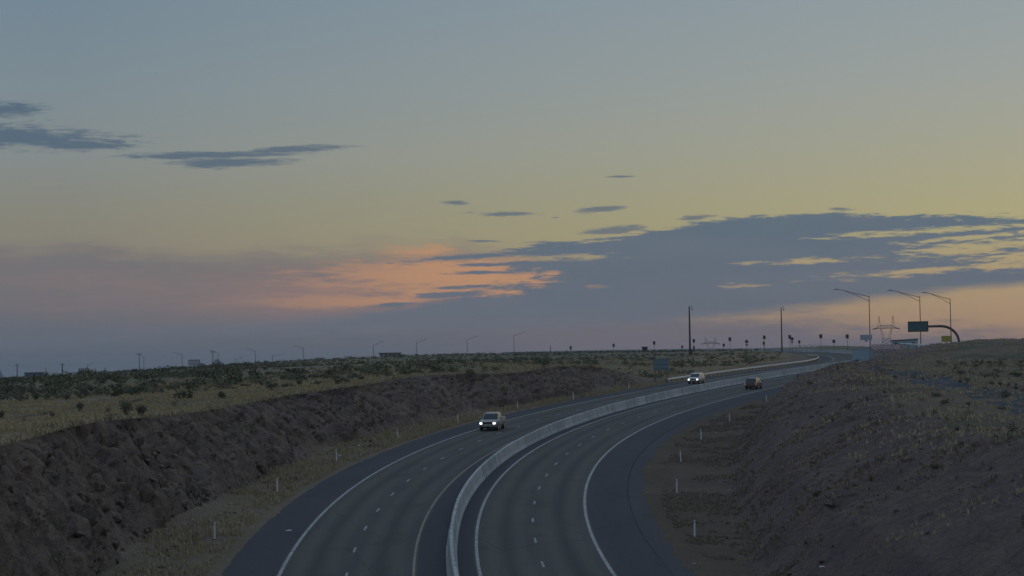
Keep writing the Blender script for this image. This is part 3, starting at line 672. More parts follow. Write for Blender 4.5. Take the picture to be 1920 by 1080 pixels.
tufts('verge_grass', P, RNG.uniform(.06, .2, len(P)), 'brush', 'thin brown grass on the right gravel verge', 4, .04)
s = RNG.uniform(70, 420, 46000); u = toe_r(s)+3+RNG.random(46000)**.8*52; P = rpt(s, u); P[:, 2] = right_z(s, u, P[:, 0], P[:, 1]); cl = fbm(s/8, u/8, 37, 3)+np.clip((u-toe_r(s)-8)/20, -.35, .12); P = P[cl > .08]
tufts('hill_grass', P, RNG.uniform(.12, .42, len(P)), 'grass_dull', 'patchy dull grass over the right hillside', 4, .05)
s = RNG.uniform(60, 330, 30000); u = toe_r(s)-.5+RNG.random(30000)*16; P = rpt(s, u); P[:, 2] = right_z(s, u, P[:, 0], P[:, 1]); cl = fbm(s/3.5, u/6, 38, 4); P = P[cl > .10]
tufts('slope_brush', P, RNG.uniform(.08, .26, len(P)), 'brush', 'thin dull brush clinging to the right cut slope', 4, .06, .8)
# grass hanging over the top edge of the rock
P = on_left(5000, 70, 340, -.8, .8); tufts('edge_grass', P, RNG.uniform(.12, .34, len(P)), 'grass_dull', 'ragged grass fringe along the top edge of the rock cut', 4, .05, .8)

# ------------------------------------------------------------------ shrubs
def shrub_foliage(seed, n, w, h, leaf, tri=False):
    r = np.random.default_rng(seed); k = 7
    cc = np.stack([r.normal(0, .26, k)*w, r.normal(0, .26, k)*w, r.uniform(.35, .8, k)*h], 1); rad = r.uniform(.16, .30, k)*w
    ci = r.integers(0, k, n); d = r.normal(size=(n, 3)); d /= np.linalg.norm(d, axis=1)[:, None]; c = cc[ci]+d*(rad[ci]*r.random(n)**.4)[:, None]*np.array([1, 1, .85]); c[:, 2] = np.maximum(c[:, 2], .04*h)
    a = r.normal(size=(n, 3)); a /= np.linalg.norm(a, axis=1)[:, None]; b = np.cross(a, r.normal(size=(n, 3))); b /= np.linalg.norm(b, axis=1)[:, None]
    L = leaf*r.uniform(.6, 1.4, n)[:, None]
    if tri: return np.stack([c-a*L, c+a*L*.5+b*L*.8, c+a*L*.5-b*L*.8], 1).reshape(-1, 3), np.arange(n*3).reshape(n, 3)
    return np.stack([c-a*L, c+b*L*.5, c+a*L, c-b*L*.5], 1).reshape(-1, 3), np.arange(n*4).reshape(n, 4)
def shrub_stem(seed, w, h):
    r = np.random.default_rng(seed+50); m = MB()
    for k in range(6):
        a = r.uniform(0, 6.28); e = np.array([math.cos(a)*w*.3, math.sin(a)*w*.3, h*r.uniform(.6, .95)]); m.tube([(0, 0, -.1), tuple(e*np.array([.4, .4, .5])), tuple(e)], [.03, .02, .008], 4)
    me = m.mesh('stem'); me.materials.append(M['twig']); return me
SHR = []
for i in range(7):
    w, h = [(1.3, 1.0), (1.6, 1.2), (1.1, .8), (1.9, 1.5), (1.0, 1.1), (1.5, .9), (2.4, 1.9)][i]
    v, f = shrub_foliage(300+i, 260 if i < 6 else 420, w, h, .085); me = mesh_np('foliage', v, f); me.materials.append(M[['leaf_a', 'leaf_b', 'leaf_a', 'leaf_c', 'leaf_b', 'leaf_c', 'leaf_c'][i]])
    SHR.append((me, shrub_stem(300+i, w, h)))
def shrub(p, var, sc, label, group, name='shrub'):
    o = thing(name, label, 'shrub', p, RNG.uniform(0, 6.28), group); o.scale = (sc, sc, sc*RNG.uniform(.85, 1.15))
    link('foliage', SHR[var][0], None, o); link('stem', SHR[var][1], None, o); return o
for px, py, var, sc, lb in ((12, 745, 6, .9, 'dark twiggy shrub at the far left edge of the dry field'), (62, 748, 6, 1.05, 'big dark shrub left of the middle of the dry field'), (238, 782, 1, 1.1, 'grey spiky shrub at the brink of the left rock cut'), (262, 786, 4, 1.0, 'small grey shrub hanging over the brink beside the spiky shrub'),
                        (345, 752, 5, 1.2, 'low wide green shrub in the dry field near the track end'), (45, 795, 4, .5, 'tiny shrub in the dry field below the track'), (1108, 690, 3, 1.2, 'upright dark shrub on the last hump of the left rock cut'), (1020, 692, 3, 1.3, 'rounded dark shrub on the hump of the left cut'), (880, 712, 6, .9, 'dense dark shrub on the brink above the pickup truck'),
                        (362, 958, 3, 1.3, 'dark green shrub at the foot of the left cut'), (1873, 690, 3, .8, 'lone dark shrub in the grass on the right hilltop'), (770, 695, 6, .9, 'dark shrub above the tall part of the left cut'), (1245, 716, 5, .6, 'small shrub at the foot of the blue sign'), (640, 722, 5, 1.1, 'broad shrub at the edge where field meets scrub')):
    p = hit(px, py); shrub(p, var, sc, lb, None)
# low growth rooted on ledges of the rock face
def ledge_scrub():
    vs = []; rows, cols = FACE_L.shape[:2]; ok = np.nonzero((SROW > 75) & (SROW < 330))[0]
    for k in range(420):
        i = int(RNG.choice(ok)); j = int(RNG.integers(5, cols-1))
        if fbm(np.array([SROW[i]/6]), np.array([j/8.]), 66, 3)[0] < .02: continue
        v, f = shrub_foliage(700+k % 12, 46, 1., .7, .10, True); vs.append(v*RNG.uniform(.35, .9)+FACE_L[i, j])
    v = np.concatenate(vs); link('ledge_scrub', mesh_np('ledge_scrub', v, np.arange(len(v)).reshape(-1, 3)), M['leaf_b'], kind='stuff', label='dull scrub rooted on ledges of the left rock cut', cat='scrub')
ledge_scrub()
# countable scrub in view, nearest first, the rest as one mass
def scrub_points():
    n = 24000; az = np.arctan((RNG.uniform(-120, 2040, n)-960)/FPX); d = np.sqrt(RNG.uniform(120**2, 860**2, n)); x = np.sin(az)*d; y = np.cos(az)*d
    s, u = near_road(x, y); px = 960+FPX*np.tan(az)
    ok = np.where(u < 0, u < toe_l(s)-6.5, u > toe_r(s)+7)
    field = (u > -62) & (u < 0) & (s < 215); dens = np.clip(.55+2.4*fbm(x/24, y/24, 44, 3), .03, 1); dens = np.where(field, .03, dens); dens = np.where((u < 0) & (u > -75) & (s < 330), dens*.65, dens)
    grassy = (u < 0) & (u > -60) & (s > 330) & (s < 480); dens = np.where(grassy, dens*.35, dens)
    band = (u > toe_r(s)+22) & (u < 75) & (d > 185) & (d < 330); dens = np.where(u > 0, np.where(band, np.minimum(dens*1.8, 1), dens*.4), dens); dens = np.where((u > 0) & (d > 330) & (px > 1560), 0, dens)
    dens = np.where((s > 735) & (np.abs(u) < 22), 0, dens)
    k = ok & (RNG.random(n) < dens); x, y, d, s, u = x[k], y[k], d[k], s[k], u[k]
    z = np.where((u > 0) & (u < 75) & (s < 730), right_z(s, u, x, y), ground(x, y, (s, u))); return np.stack([x, y, z], 1), d, u, s
SP, SD, SU, SSt = scrub_points(); order = np.argsort(SD); NI = 260
for q in order[:NI]:
    p = SP[q]; right = SU[q] > 0
    var = int(RNG.integers(0, 6)); px = 960+FPX*p[0]/p[1]; tone = ('olive', 'grey', 'olive', 'dark', 'grey', 'dark')[var]
    sc = float(RNG.uniform(.5, 1.05))*(.55 if right else 1); big = 'low' if sc < (.42 if right else .78) else 'bushy'
    if right: zone = 'right hill slope beside the gravel ditch' if px > 1740 else 'right hill slope nearest the road'
    else: zone = 'plateau behind the dry field at the left' if px < 330 else 'plateau above the rock cut, left of the pickup truck' if px < 880 else 'plateau behind the end of the rock cut'
    lb = '%s %s desert shrub on the %s' % (big, tone, zone)
    shrub(p-np.array([0, 0, .05]), var, sc, lb, 'shrubs: '+lb)
VAR = [shrub_foliage(400+i, 60, *[(1.5, 1.0), (1.9, 1.2), (1.2, .9), (2.2, 1.5)][i % 4], .17, True) for i in range(8)]
acc = {m: ([], [], 0) for m in ('leaf_a', 'leaf_b', 'leaf_c')}
VS = {m: [] for m in acc}
for q in order[NI:]:
    v, f = VAR[int(RNG.integers(8))]; sc = float(np.clip(RNG.lognormal(-.35, .38), .35, 1.6))*(1. if SD[q] < 480 else .75 if SD[q] < 580 else .5)*(.55 if SU[q] > 0 else 1); a = RNG.uniform(0, 6.28); c, s_ = math.cos(a), math.sin(a)
    mt = ('leaf_a', 'leaf_b', 'leaf_c', 'leaf_a')[int(RNG.integers(4))]
    VS[mt].append((v*sc)@np.array([[c, s_, 0], [-s_, c, 0], [0, 0, 1]])+SP[q])
for mt, lb in (('leaf_a', 'olive scrub covering the far plateau as one mass'), ('leaf_b', 'grey scrub mixed through the far plateau'), ('leaf_c', 'darkest scrub mixed through the far plateau')):
    v = np.concatenate(VS[mt]); link('distant_scrub', mesh_np('distant_scrub', v, np.arange(len(v)).reshape(-1, 3)), M[mt], kind='stuff', label=lb, cat='scrub')

# ------------------------------------------------------------------ delineator posts
def delineator(s, u, label, lean=0.):
    p = rpt(s, u); z = float(right_z(np.array([s]), np.array([u]), p[None, 0], p[None, 1])[0]) if u > 0 else p[2]-.1
    o = thing('delineator_post', label, 'delineator', (p[0], p[1], z), -float(rd(s)[3]), 'delineator posts along the road'); o.rotation_euler[1] = lean
    MB().rings([[(-.055, -.02, a), (0, -.035, a), (.055, -.02, a), (.055, .005, a), (0, -.008, a), (-.055, .005, a)] for a in (-.1, 1.12)]).build('post', M['white_plastic'], o)
    MB().box((0, -.036, 1.0), (.038, .004, .07)).build('reflector', M['sign_pale'], o)
    MB().box((0, -.015, .02), (.09, .06, .03)).build('base', M['trim'], o)
ORD = ['nearest', 'second', 'third', 'fourth', 'fifth', 'sixth', 'seventh', 'eighth']
for i, (s, u) in enumerate(((108, -12.75), (140, -12.75), (170, -12.75), (200, -12.5), (230, -12.25), (260, -11.9), (288, -11.2), (322, -11.5))):
    delineator(float(s), u, 'white delineator post on the left verge, %s from the camera' % ORD[i], RNG.uniform(-.03, .03))
for i, (s, u) in enumerate(((110, 17.5), (142, 18.), (174, 18.25), (204, 18.75), (236, 19.0), (282, 17.5))):
    delineator(float(s), u, 'white delineator post on the right verge, %s from the camera' % ORD[i], RNG.uniform(-.04, .04))

# ------------------------------------------------------------------ guardrails
def guardrail(name, pts, label, post=3.8, hgt=.8):
    pts = np.array(pts, float); L = np.concatenate([[0], np.cumsum(np.linalg.norm(np.diff(pts, axis=0), axis=1))]); q = np.arange(0, L[-1], 1.9)
    P = np.stack([np.interp(q, L, pts[:, i]) for i in range(3)], 1); T = np.gradient(P, axis=0); T /= np.linalg.norm(T[:, :2], axis=1)[:, None]; N = np.stack([T[:, 1], -T[:, 0], T[:, 0]*0], 1)
    o = thing(name, label, 'guardrail', P[0]); pf = [(0, hgt-.31), (.05, hgt-.27), (.08, hgt-.22), (.03, hgt-.155), (.08, hgt-.09), (.05, hgt-.04), (0, hgt), (-.012, hgt), (-.012, hgt-.31)]
    MB().rings([[tuple(P[i]-P[0]+N[i]*a+np.array([0, 0, b])) for a, b in pf] for i in range(len(q))]).build('rail', M['rail'], o)
    for i in range(0, len(q), 2):
        c = P[i]-P[0]-N[i]*.12; MB().box((c[0], c[1], c[2]+(hgt-.3)/2-.1), (.075, .075, (hgt+.1)/2)).build('post', M['wood'], o)
gs = np.linspace(346, 634, 60); guardrail('guardrail', [rpt(float(q), float(np.interp(q, [346, 372, 422, 546, 610, 634], [-11.3, -10.8, -10.7, -11.2, -11.3, -13.5])), -.05) for q in gs], 'pale steel guardrail along the outer edge of the left carriageway')
a = hit(1690, 652); b = hit(1776, 656)
guardrail('guardrail', [world(1688, 650, 470), world(1730, 653, 460), world(1776, 656.5, 450)], 'short pale guardrail on the right skyline below the overhead sign')
gz_ = [world(1490, 651, 840), world(1522, 650, 830), world(1552, 650, 825)]
guardrail('guardrail', gz_, 'thin pale guardrail on the skyline behind the far bend')

# ------------------------------------------------------------------ street lamps
def find_d(px, ytop, H, d0=450., d1=2600.):
    dd = np.linspace(d0, d1, 500); v = ray(px, 690); x = v[0]*dd; y = v[1]*dd; z = ground(x, y); t_ = proj(np.stack([x, y, z+H], 1))[:, 1]
    i = int(np.abs(t_-ytop).argmin()); return np.array([x[i], y[i], z[i]]), float(dd[i])
def street_lamp(px, ytop, tip, label, dist=None, H=12., truss=False, mat='dark_steel'):
    if dist is None: p, d = find_d(px, ytop, H)
    else:
        w = world(px, ytop, dist); g = gz(w[0], w[1]); p = np.array([w[0], w[1], g]); H = w[2]-g; d = dist
    tw = world(tip[0], tip[1], d); v = tw-p
    o = thing('street_lamp', label, 'street lamp', p, 0, 'street lamps')
    th = max(1., d/900)
    MB().tube([(0, 0, -.3), (0, 0, H*.5), (0, 0, H+.3)], [.13*th, .10*th, .075*th], 8).build('pole', M[mat], o)
    MB().tube([(0, 0, -.2), (0, 0, .5)], [.32, .32], 8).build('foot', M['concrete'], o)
    e = np.array([v[0], v[1], v[2]]); k = lambda t_, r: (e[0]*t_, e[1]*t_, H+(e[2]-H)*r)
    MB().tube([(0, 0, H+.1), k(.35, .42), k(.7, .85), k(.9, 1.)], [.06*th, .055*th, .05*th, .05*th], 6).build('arm', M[mat], o)
    if truss:
        MB().tube([(0, 0, H-.9), k(.35, .22), k(.68, .78)], [.05*th, .045*th, .045*th], 6).build('arm_brace', M[mat], o)
    c = np.array(k(.95, 1.)); hd = MB(); a = math.atan2(e[1], e[0]); L = .55 if truss else .45
    ring = lambda t_, w, h: [tuple(c+np.array([math.cos(a)*t_-math.sin(a)*y_, math.sin(a)*t_+math.cos(a)*y_, z_])) for y_, z_ in ((-w, 0), (w, 0), (w*.7, h), (-w*.7, h))]
    hd.rings([ring(-L, .1, .1), ring(-L*.2, .2, .16), ring(L, .16, .08)]).build('lamp_head', M['sign_back'], o)
street_lamp(1629.5, 557, (1564, 543), 'tall street lamp with braced arm, leftmost of three on the right skyline', 505, truss=True)
street_lamp(1724.5, 558, (1666, 545), 'tall street lamp standing in front of the green overhead sign', 510, truss=True)
street_lamp(1781.5, 562, (1730, 549), 'tall street lamp beside the yellow sign at the right', 515, truss=True)
for px, yt, tip, lb in ((700.6, 648, (718, 640.5), 'street lamp just left of the long low building'), (781.8, 643, (799, 636.5), 'street lamp just right of the long low building'), (876.5, 636, (895.5, 630.5), 'street lamp with right-hand arm above the middle of the rock cut'), (964.5, 630, (983, 623.5), 'tallest of the lamps with arms pointing right, near the centre'),
                        (341.7, 665, (325, 661), 'street lamp just left of the distant cantilever sign'), (409.6, 663, (394, 657), 'street lamp in front of the low far hill'), (479, 659, (462.5, 654), 'street lamp with left-hand arm right of the low far hill'), (569.8, 653.7, (553, 648.5), 'street lamp with left-hand arm, rightmost of its row'), (511.5, 667, (529, 665), 'short street lamp with long arm pointing right'),
                        (440.6, 673.5, (455, 671), 'tiny distant lamp on the slope of the low far hill'), (270, 669, (257, 664), 'far street lamp beside the mast at the left'), (164, 684, (174, 681), 'faint far lamp above the striped gantry sign')):
    street_lamp(px, yt, tip, lb)

# ------------------------------------------------------------------ masts and poles
def mast(px, ytop, label, dist=None, H=13., r=.2, head='camera', cab=False):
    if dist: w = world(px, ytop, dist); g = gz(w[0], w[1]); p = np.array([w[0], w[1], g]); H = w[2]-g; d = dist
    else: p, d = find_d(px, ytop, H)
    o = thing('mast', label, 'mast', p); th = max(1, d/900)
    MB().tube([(0, 0, -.3), (0, 0, H*.5), (0, 0, H)], [r*1.3*th, r*th, r*.75*th], 8).build('pole', M['dark_steel'], o)
    if head == 'camera':
        MB().tube([(0, 0, H-.1), (.45, 0, H+.25), (.8, 0, H+.1), (.8, 0, H-.5)], [.07, .07, .07, .07], 6).build('bracket', M['dark_steel'], o)
        MB().tube([(.8, 0, H-.5), (.8, 0, H-.95)], [.16, .12], 8).build('camera_dome', M['sign_back'], o)
    elif head == 'cross':
        MB().box((0, 0, H-.7), (1.3, .1, .1)).build('crossarm', M['wood'], o)
        for x in (-1.1, 0, 1.1): MB().tube([(x, 0, H-.6), (x, 0, H-.3)], [.08, .06], 5).build('insulator', M['sign_pale'], o)
    if cab: MB().box((.1, -.3, .8), (.5, .4, .95), .05).build('cabinet', M['sign_back'], o)
mast(1292.3, 575, 'tall dark camera mast left of the small skyline signs', 640, r=.26, cab=True)
mast(1464.5, 577, 'tall dark camera mast at the end of the far bend', 700, r=.2)
mast(32, 682, 'thin dark pole at the far left beside the low building', 1200, r=.2, head='cross')
mast(116.7, 681, 'dark utility pole with crossarm left of the striped gantry', 1100, r=.24, head='cross')
mast(261, 661, 'thin mast beside the far lamp at the left', 1000, r=.14, head='cross')
mast(399, 657, 'thin mast in front of the low far hill', 1000, r=.16, head='cross')
mast(1032, 648, 'short dark pole on the skyline right of the centre lamp', 800, r=.14, head='none')
mast(86, 689, 'faint short pole behind the far left building', 1300, r=.14, head='none')

# ------------------------------------------------------------------ small signs along the skyline
def road_sign(px, py, w, h, label, dist=760., diamond=False, plaque=None, mat='sign_back', pdx=0.):
    c = world(px, py, dist); g = gz(c[0], c[1]); k = dist/FPX; W2, H2 = w*k/2, h*k/2
    o = thing('road_sign', label, 'road sign', (c[0], c[1], g), -math.atan2(c[0], c[1]), 'small signs along the skyline road')
    zc = c[2]-g
    MB().tube([(pdx*k, .06, -.3), (pdx*k, .06, zc+H2*.6)], [.06, .06], 6).build('post', M['dark_steel'], o)
    m = MB()
    if diamond:
        r = W2*1.15; m.rings([[(0, y, zc-r), (r, y, zc), (0, y, zc+r), (-r, y, zc)] for y in (-.02, .02)])
    else: m.box((0, 0, zc), (W2, .02, H2), .012)
    m.build('sign_panel', M[mat], o)
    if plaque: MB().box((0, 0, zc-plaque[0]*k), (plaque[1]*k/2, .02, plaque[2]*k/2), .012).build('plaque', M[mat], o)
for a in ((1070, 652, 4, 6, 'tiny dark sign, leftmost on the skyline'), (1150.5, 647.5, 4, 6, 'small dark sign between the leftmost sign and the small hut'), (1226.5, 643, 4.5, 6.5, 'small dark sign just right of the small hut'), (1279, 650.5, 3.5, 5, 'tiny dark sign just left of the tall camera mast'), (1301, 639, 4.5, 6.5, 'dark sign immediately right of the tall camera mast'),
          (1357, 647, 4, 5.5, 'low dark sign right of the smaller pylon'), (1368.5, 636, 5, 7, 'taller dark sign right of the smaller pylon'), (1433, 632.5, 5, 6.5, 'upper dark sign of the close pair left of the second mast'), (1432, 643.5, 4, 6, 'lower dark sign of the close pair left of the second mast'), (1480.6, 631.5, 5, 6.5, 'dark sign just right of the second mast'),
          (1498.6, 641, 4, 5.5, 'low dark sign at the left end of the thin skyline guardrail'), (1539, 630.5, 5.5, 7.5, 'dark sign above the right end of the thin skyline guardrail'), (1563.5, 640, 5, 6, 'low dark sign right of the thin skyline guardrail'), (1588.5, 630.8, 5.5, 7.5, 'dark sign left of the pale rectangular sign')): road_sign(*a)
road_sign(1400, 640.5, 7, 7, 'dark diamond sign with a plaque left of the sign pair', 760., True, (6., 5, 2.4))
road_sign(1485, 635.5, 7, 7, 'dark diamond sign with a plaque right of the second mast', 765., True, (6., 5, 2.4))
road_sign(1301, 652, 3.5, 6, 'small dark box sign at the foot of the tall mast', 650.)
road_sign(1624, 632.6, 22, 9.5, 'pale rectangular sign with a tab hanging beside the leftmost tall lamp', 500., False, (6.5, 6, 3), 'sign_pale', 6.6)
road_sign(1775, 635.3, 19, 11, 'yellow green rectangular sign beside the right tall lamp', 514., False, None, 'sign_yellow', 6.9)
# blue grey panel on two posts beside the left carriageway
def panel_sign():
    p0 = hit(1228.5, 719.5); d = math.hypot(p0[0], p0[1]); k = d/FPX
    o = thing('guide_sign', 'blue grey rectangular sign on two tall posts beside the left carriageway', 'road sign', p0, -.24)
    zb = (world(1228.5, 694, d)[2]-p0[2]); zt = (world(1228.5, 673, d)[2]-p0[2]); w = 29*k
    for x in (0, 22.5*k): MB().box((x, .08, zt/2-.2), (.09, .09, zt/2+.2)).build('post', M['wood'], o)
    MB().box((11.5*k, 0, (zb+zt)/2), (w/2, .03, (zt-zb)/2), .02).build('sign_panel', M['sign_blue'], o)
    for z in ((zb*.7+zt*.3), (zb*.3+zt*.7)): MB().box((11.5*k, -.045, z), (w/2-.05, .014, .04)).build('stiffener', M['steel'], o)
panel_sign()
# overhead sign on a bent arm
def cantilever(pole, elbow, signc, sw, sh, dist, label, mat, r=.26, left=True, tabs=0):
    P = lambda px, py: world(px, py, dist)
    b = P(*pole); g = gz(b[0], b[1]); base = np.array([b[0], b[1], g]); o = thing('overhead_sign', label, 'overhead sign', base)
    c = P(*signc)-base; e = P(*elbow)-base; k = dist/FPX; sgn = -1 if c[0] < 0 else 1
    zt = e[2]; rad = abs(e[0]); q = []
    for i in range(9): t_ = i/8*math.pi/2; q.append((sgn*rad*(1-math.cos(t_)), e[1]*(i/8), zt-rad*.95*(1-math.sin(t_)) if rad*.95 < zt else zt*math.sin(t_)))
    pts = [(0, 0, -.3)]+q+[(c[0], c[1], zt)]
    MB().tube(pts, [r*1.15]+[r]*9+[r*.8], 8).build('bent_post', M['dark_steel'], o)
    n = Vector((base[0], base[1], 0)).normalized(); W2, H2 = sw*k/2, sh*k/2
    m = MB(); ax = np.array([n.y, -n.x, 0]); nn = np.array([n.x, n.y, 0])
    f = lambda a, z, y_: tuple(c+ax*a+np.array([0, 0, z])-nn*y_)
    m.rings([[f(-W2, -H2, y_), f(W2, -H2, y_), f(W2, H2, y_), f(-W2, H2, y_)] for y_ in (.32, .38)]).build('sign_panel', M[mat], o)
    fr = MB()
    for a0, z0, a1, z1 in ((-W2, H2, W2, H2+.22), (-W2, -H2-.2, W2, -H2), (-W2-.2, -H2-.2, -W2, H2+.22), (W2, -H2-.2, W2+.2, H2+.22)):
        fr.rings([[f(a0, z0, y_), f(a1, z0, y_), f(a1, z1, y_), f(a0, z1, y_)] for y_ in (.28, .42)])
    fr.build('sign_frame', M['sign_back'], o)
    for i in range(tabs):
        x = -W2+(i+.5)*2*W2/tabs; MB().rings([[f(x-W2/tabs*.55, H2+.25, y_), f(x+W2/tabs*.55, H2+.25, y_), f(x+W2/tabs*.55, H2+1.1, y_), f(x-W2/tabs*.55, H2+1.1, y_)] for y_ in (.3, .4)]).build('tab', M['sign_back'], o)
cantilever((1798.5, 648), (1764, 611.5), (1721.5, 612.5), 34, 16, 525., 'green overhead sign on a dark bent arm at the right skyline', 'sign_green', .30)
cantilever((388, 688), (378, 682), (364, 679.5), 19, 8, 950., 'pale overhead sign on a bent arm near the low far hill', 'sign_pale', .25)
cantilever((125, 704), (135, 699.3), (158, 697.5), 20, 5, 1000., 'low brown overhead sign with tabs on a bent arm at the left', 'wood', .22, False, 6)

# ------------------------------------------------------------------ lattice pylons far off
def pylon(px, ytop, dist, armw, H, label):
    w = world(px, ytop, dist); o = thing('lattice_pylon', label, 'pylon', (w[0], w[1], w[2]-H), -math.atan2(w[0], w[1]), 'lattice pylons beyond the skyline')
    r = .26; wa = armw/2; zh = H; za = H*.68; zw = H*.42; wb = armw*.20; ww = armw*.12
    body = MB()
    for sx in (-1, 1):
        for sy in (-1, 1):
            body.tube([(sx*wb, sy*wb*.8, -2), (sx*ww*1.2, sy*ww, zw)], r, 4); body.tube([(sx*ww*1.2, sy*ww, zw), (sx*wa*.42, sy*ww*.5, za)], r, 4)
        body.tube([(sx*ww*.4, 0, zw), (sx*wa*.38, 0, za)], r*.8, 4)
    for k in range(5):
        a, b = k/5, (k+1)/5; x0 = wb+(ww*1.2-wb)*a; x1 = wb+(ww*1.2-wb)*b
        for y_ in (-.6, .6):
            body.tube([(-x0, y_*wb, zw*a), (x1, y_*wb, zw*b)], r*.6, 4); body.tube([(x0, y_*wb, zw*a), (-x1, y_*wb, zw*b)], r*.6, 4)
        body.tube([(-x1, 0, zw*b), (x1, 0, zw*b)], r*.6, 4)
    body.build('tower_body', M['dark_steel'], o)
    arm = MB(); arm.tube([(-wa, 0, za-.6), (-wa*.5, 0, za+.2), (wa*.5, 0, za+.2), (wa, 0, za-.6)], r*1.3, 5); arm.tube([(-wa, 0, za-.6), (-wa*.55, 0, za+1.2), (-wa*.42, 0, za+2.4), (wa*.42, 0, za+2.4), (wa*.55, 0, za+1.2), (wa, 0, za-.6)], r, 5)
    for k in range(9):
        x = -wa*.42+wa*.84*k/8; arm.tube([(x, 0, za+.2), (x+wa*.05, 0, za+2.4)], r*.6, 4)
    arm.build('crossarm', M['dark_steel'], o)
    for sx in (-1, 1):
        h = MB(); h.tube([(sx*wa*.42, 0, za+2.4), (sx*wa*.50, 0, zh)], r, 4); h.tube([(sx*wa*.62, 0, za+.8), (sx*wa*.50, 0, zh)], r*.8, 4); h.tube([(sx*wa*.43, 0, za+(zh-za)*.55), (sx*wa*.56, 0, za+(zh-za)*.5)], r*.6, 4); h.build('horn', M['dark_steel'], o)
pylon(1661, 592, 2100, 25, 36, 'large lattice pylon behind the tall lamps on the right')
pylon(1332, 632, 2900, 24, 26, 'smaller fainter lattice pylon right of the camera mast')

# ------------------------------------------------------------------ far buildings
def building(px0, px1, ytop, ybot, dist, depth, label, wall, slope=0., windows=3, name='low_building'):
    a = world(px0, ybot, dist); b = world(px1, ybot, dist); k = dist/FPX; h = (ybot-ytop)*k; ax = (b-a); L = math.hypot(ax[0], ax[1])
    o = thing(name, label, 'building', a, math.atan2(ax[1], ax[0])); dn = 6
    MB().rings([[(0, 0, -dn), (L, 0, -dn), (L, 0, h+slope*k), (0, 0, h)], [(0, depth, -dn), (L, depth, -dn), (L, depth, h+slope*k), (0, depth, h)]]).build('wall', M[wall], o)
    t_ = .22*max(1, dist/700)
    MB().rings([[(-.3, y_, h), (L+.3, y_, h+slope*k), (L+.3, y_, h+slope*k+t_), (-.3, y_, h+t_)] for y_ in (-.35, depth+.3)]).build('roof', M['roof'], o)
    for i in range(windows):
        x = L*(i+.5)/windows; f = MB().box((x, -.01, h*.55), (L/windows*.16, .05, h*.18)).build('window', M['roof'], o); MB().box((x, -.065, h*.55), (L/windows*.13, .012, h*.14)).build('pane', M['window'], f)
building(1672, 1721, 639.5, 652, 900., 10, 'pale blue box building with a dark roof edge behind the tall lamps', 'wall_blue', 2.2, 3)
building(711.5, 751.5, 663, 670, 800., 10, 'long low grey building with dark roof on the left skyline', 'wall_grey', 0, 5)
building(46, 82, 700, 709, 1150., 14, 'dark slate shed at the far left beside the thin pole', 'wall_dark', 0, 3)
building(1204, 1214, 651.5, 657, 780., 4, 'tiny dark hut among the small skyline signs', 'roof', 0, 1, 'hut')

# ------------------------------------------------------------------ striped gates and the blue wall where the ramp joins
def striped_gate(px, py, dist, label, L=3.9):
    p = world(px, py, dist); p[2] = p[2]-.7; o = thing('striped_barricade', label, 'barricade', p, RNG.uniform(-.15, .15), 'red and white barricades at the far ramp')
    for x in (-L*.38, L*.38): MB().box((x, 0, .3), (.05, .25, .9)).build('leg', M['steel'], o)
    for j, z in enumerate((.35, .8, 1.2)):
        for i in range(6):
            MB().box((-L/2+(i+.5)*L/6, -.05, z), (L/12-.004, .03, .14)).build('stripe_board', M['red' if (i+j) % 2 else 'white_plastic'], o)
RW = 0
for row, (y0, x0, x1, n, dd) in enumerate(((648.5, 1644, 1684, 3, 860.), (651.5, 1642, 1682, 3, 820.), (655, 1640, 1680, 3, 780.))):
    for i in range(n):
        striped_gate(x0+(x1-x0)*i/(n-1), y0, dd, '%s red and white striped barricade in the %s row by the far ramp' % (('left', 'middle', 'right')[i], ('back', 'centre', 'front')[row]))
def ramp_wall():
    a = world(1600, 669, 520.); b = world(1634, 668, 500.); ax = b-a; L = math.hypot(ax[0], ax[1]); o = thing('ramp_wall', 'short pale blue concrete wall beneath the leftmost tall lamp', 'wall', a, math.atan2(ax[1], ax[0]))
    n = 4
    for i in range(n): MB().box((L*(i+.5)/n, 0, .4), (L/n/2-.02, .2, 1.3), .03).build('wall_panel', M['wall_blue'], o)
    MB().box((L/2, 0, 1.76), (L/2+.1, .26, .05)).build('coping', M['concrete'], o)
ramp_wall()

# ------------------------------------------------------------------ far hills
def far_hill(px0, px1, ytop, d, label, seed):
    n, m = 40, 14; px = np.linspace(px0, px1, n); V = []
    for j in range(m):
        f = j/(m-1)
        for i in range(n):
            t_ = i/(n-1); base = world(px[i], 720, d+f*1500); h = (world(px[i], ytop, d)[2]+60)*(math.sin(math.pi*t_)**.8)*(math.sin(math.pi*f)**.7)*(1+.25*float(fbm(np.array([t_*6.+seed]), np.array([f*3.]), seed, 4)[0]))
            V.append((base[0], base[1], -60+h))
    link('far_hill', smooth(mesh_np('far_hill', np.array(V), grid_faces(n, m))), M['far_hill'], kind='structure', label=label)
far_hill(-60, 25, 686, 9000, 'blue grey far hill at the left edge', 3)
far_hill(370, 445, 672.5, 9000, 'low rounded blue grey far hill', 5)

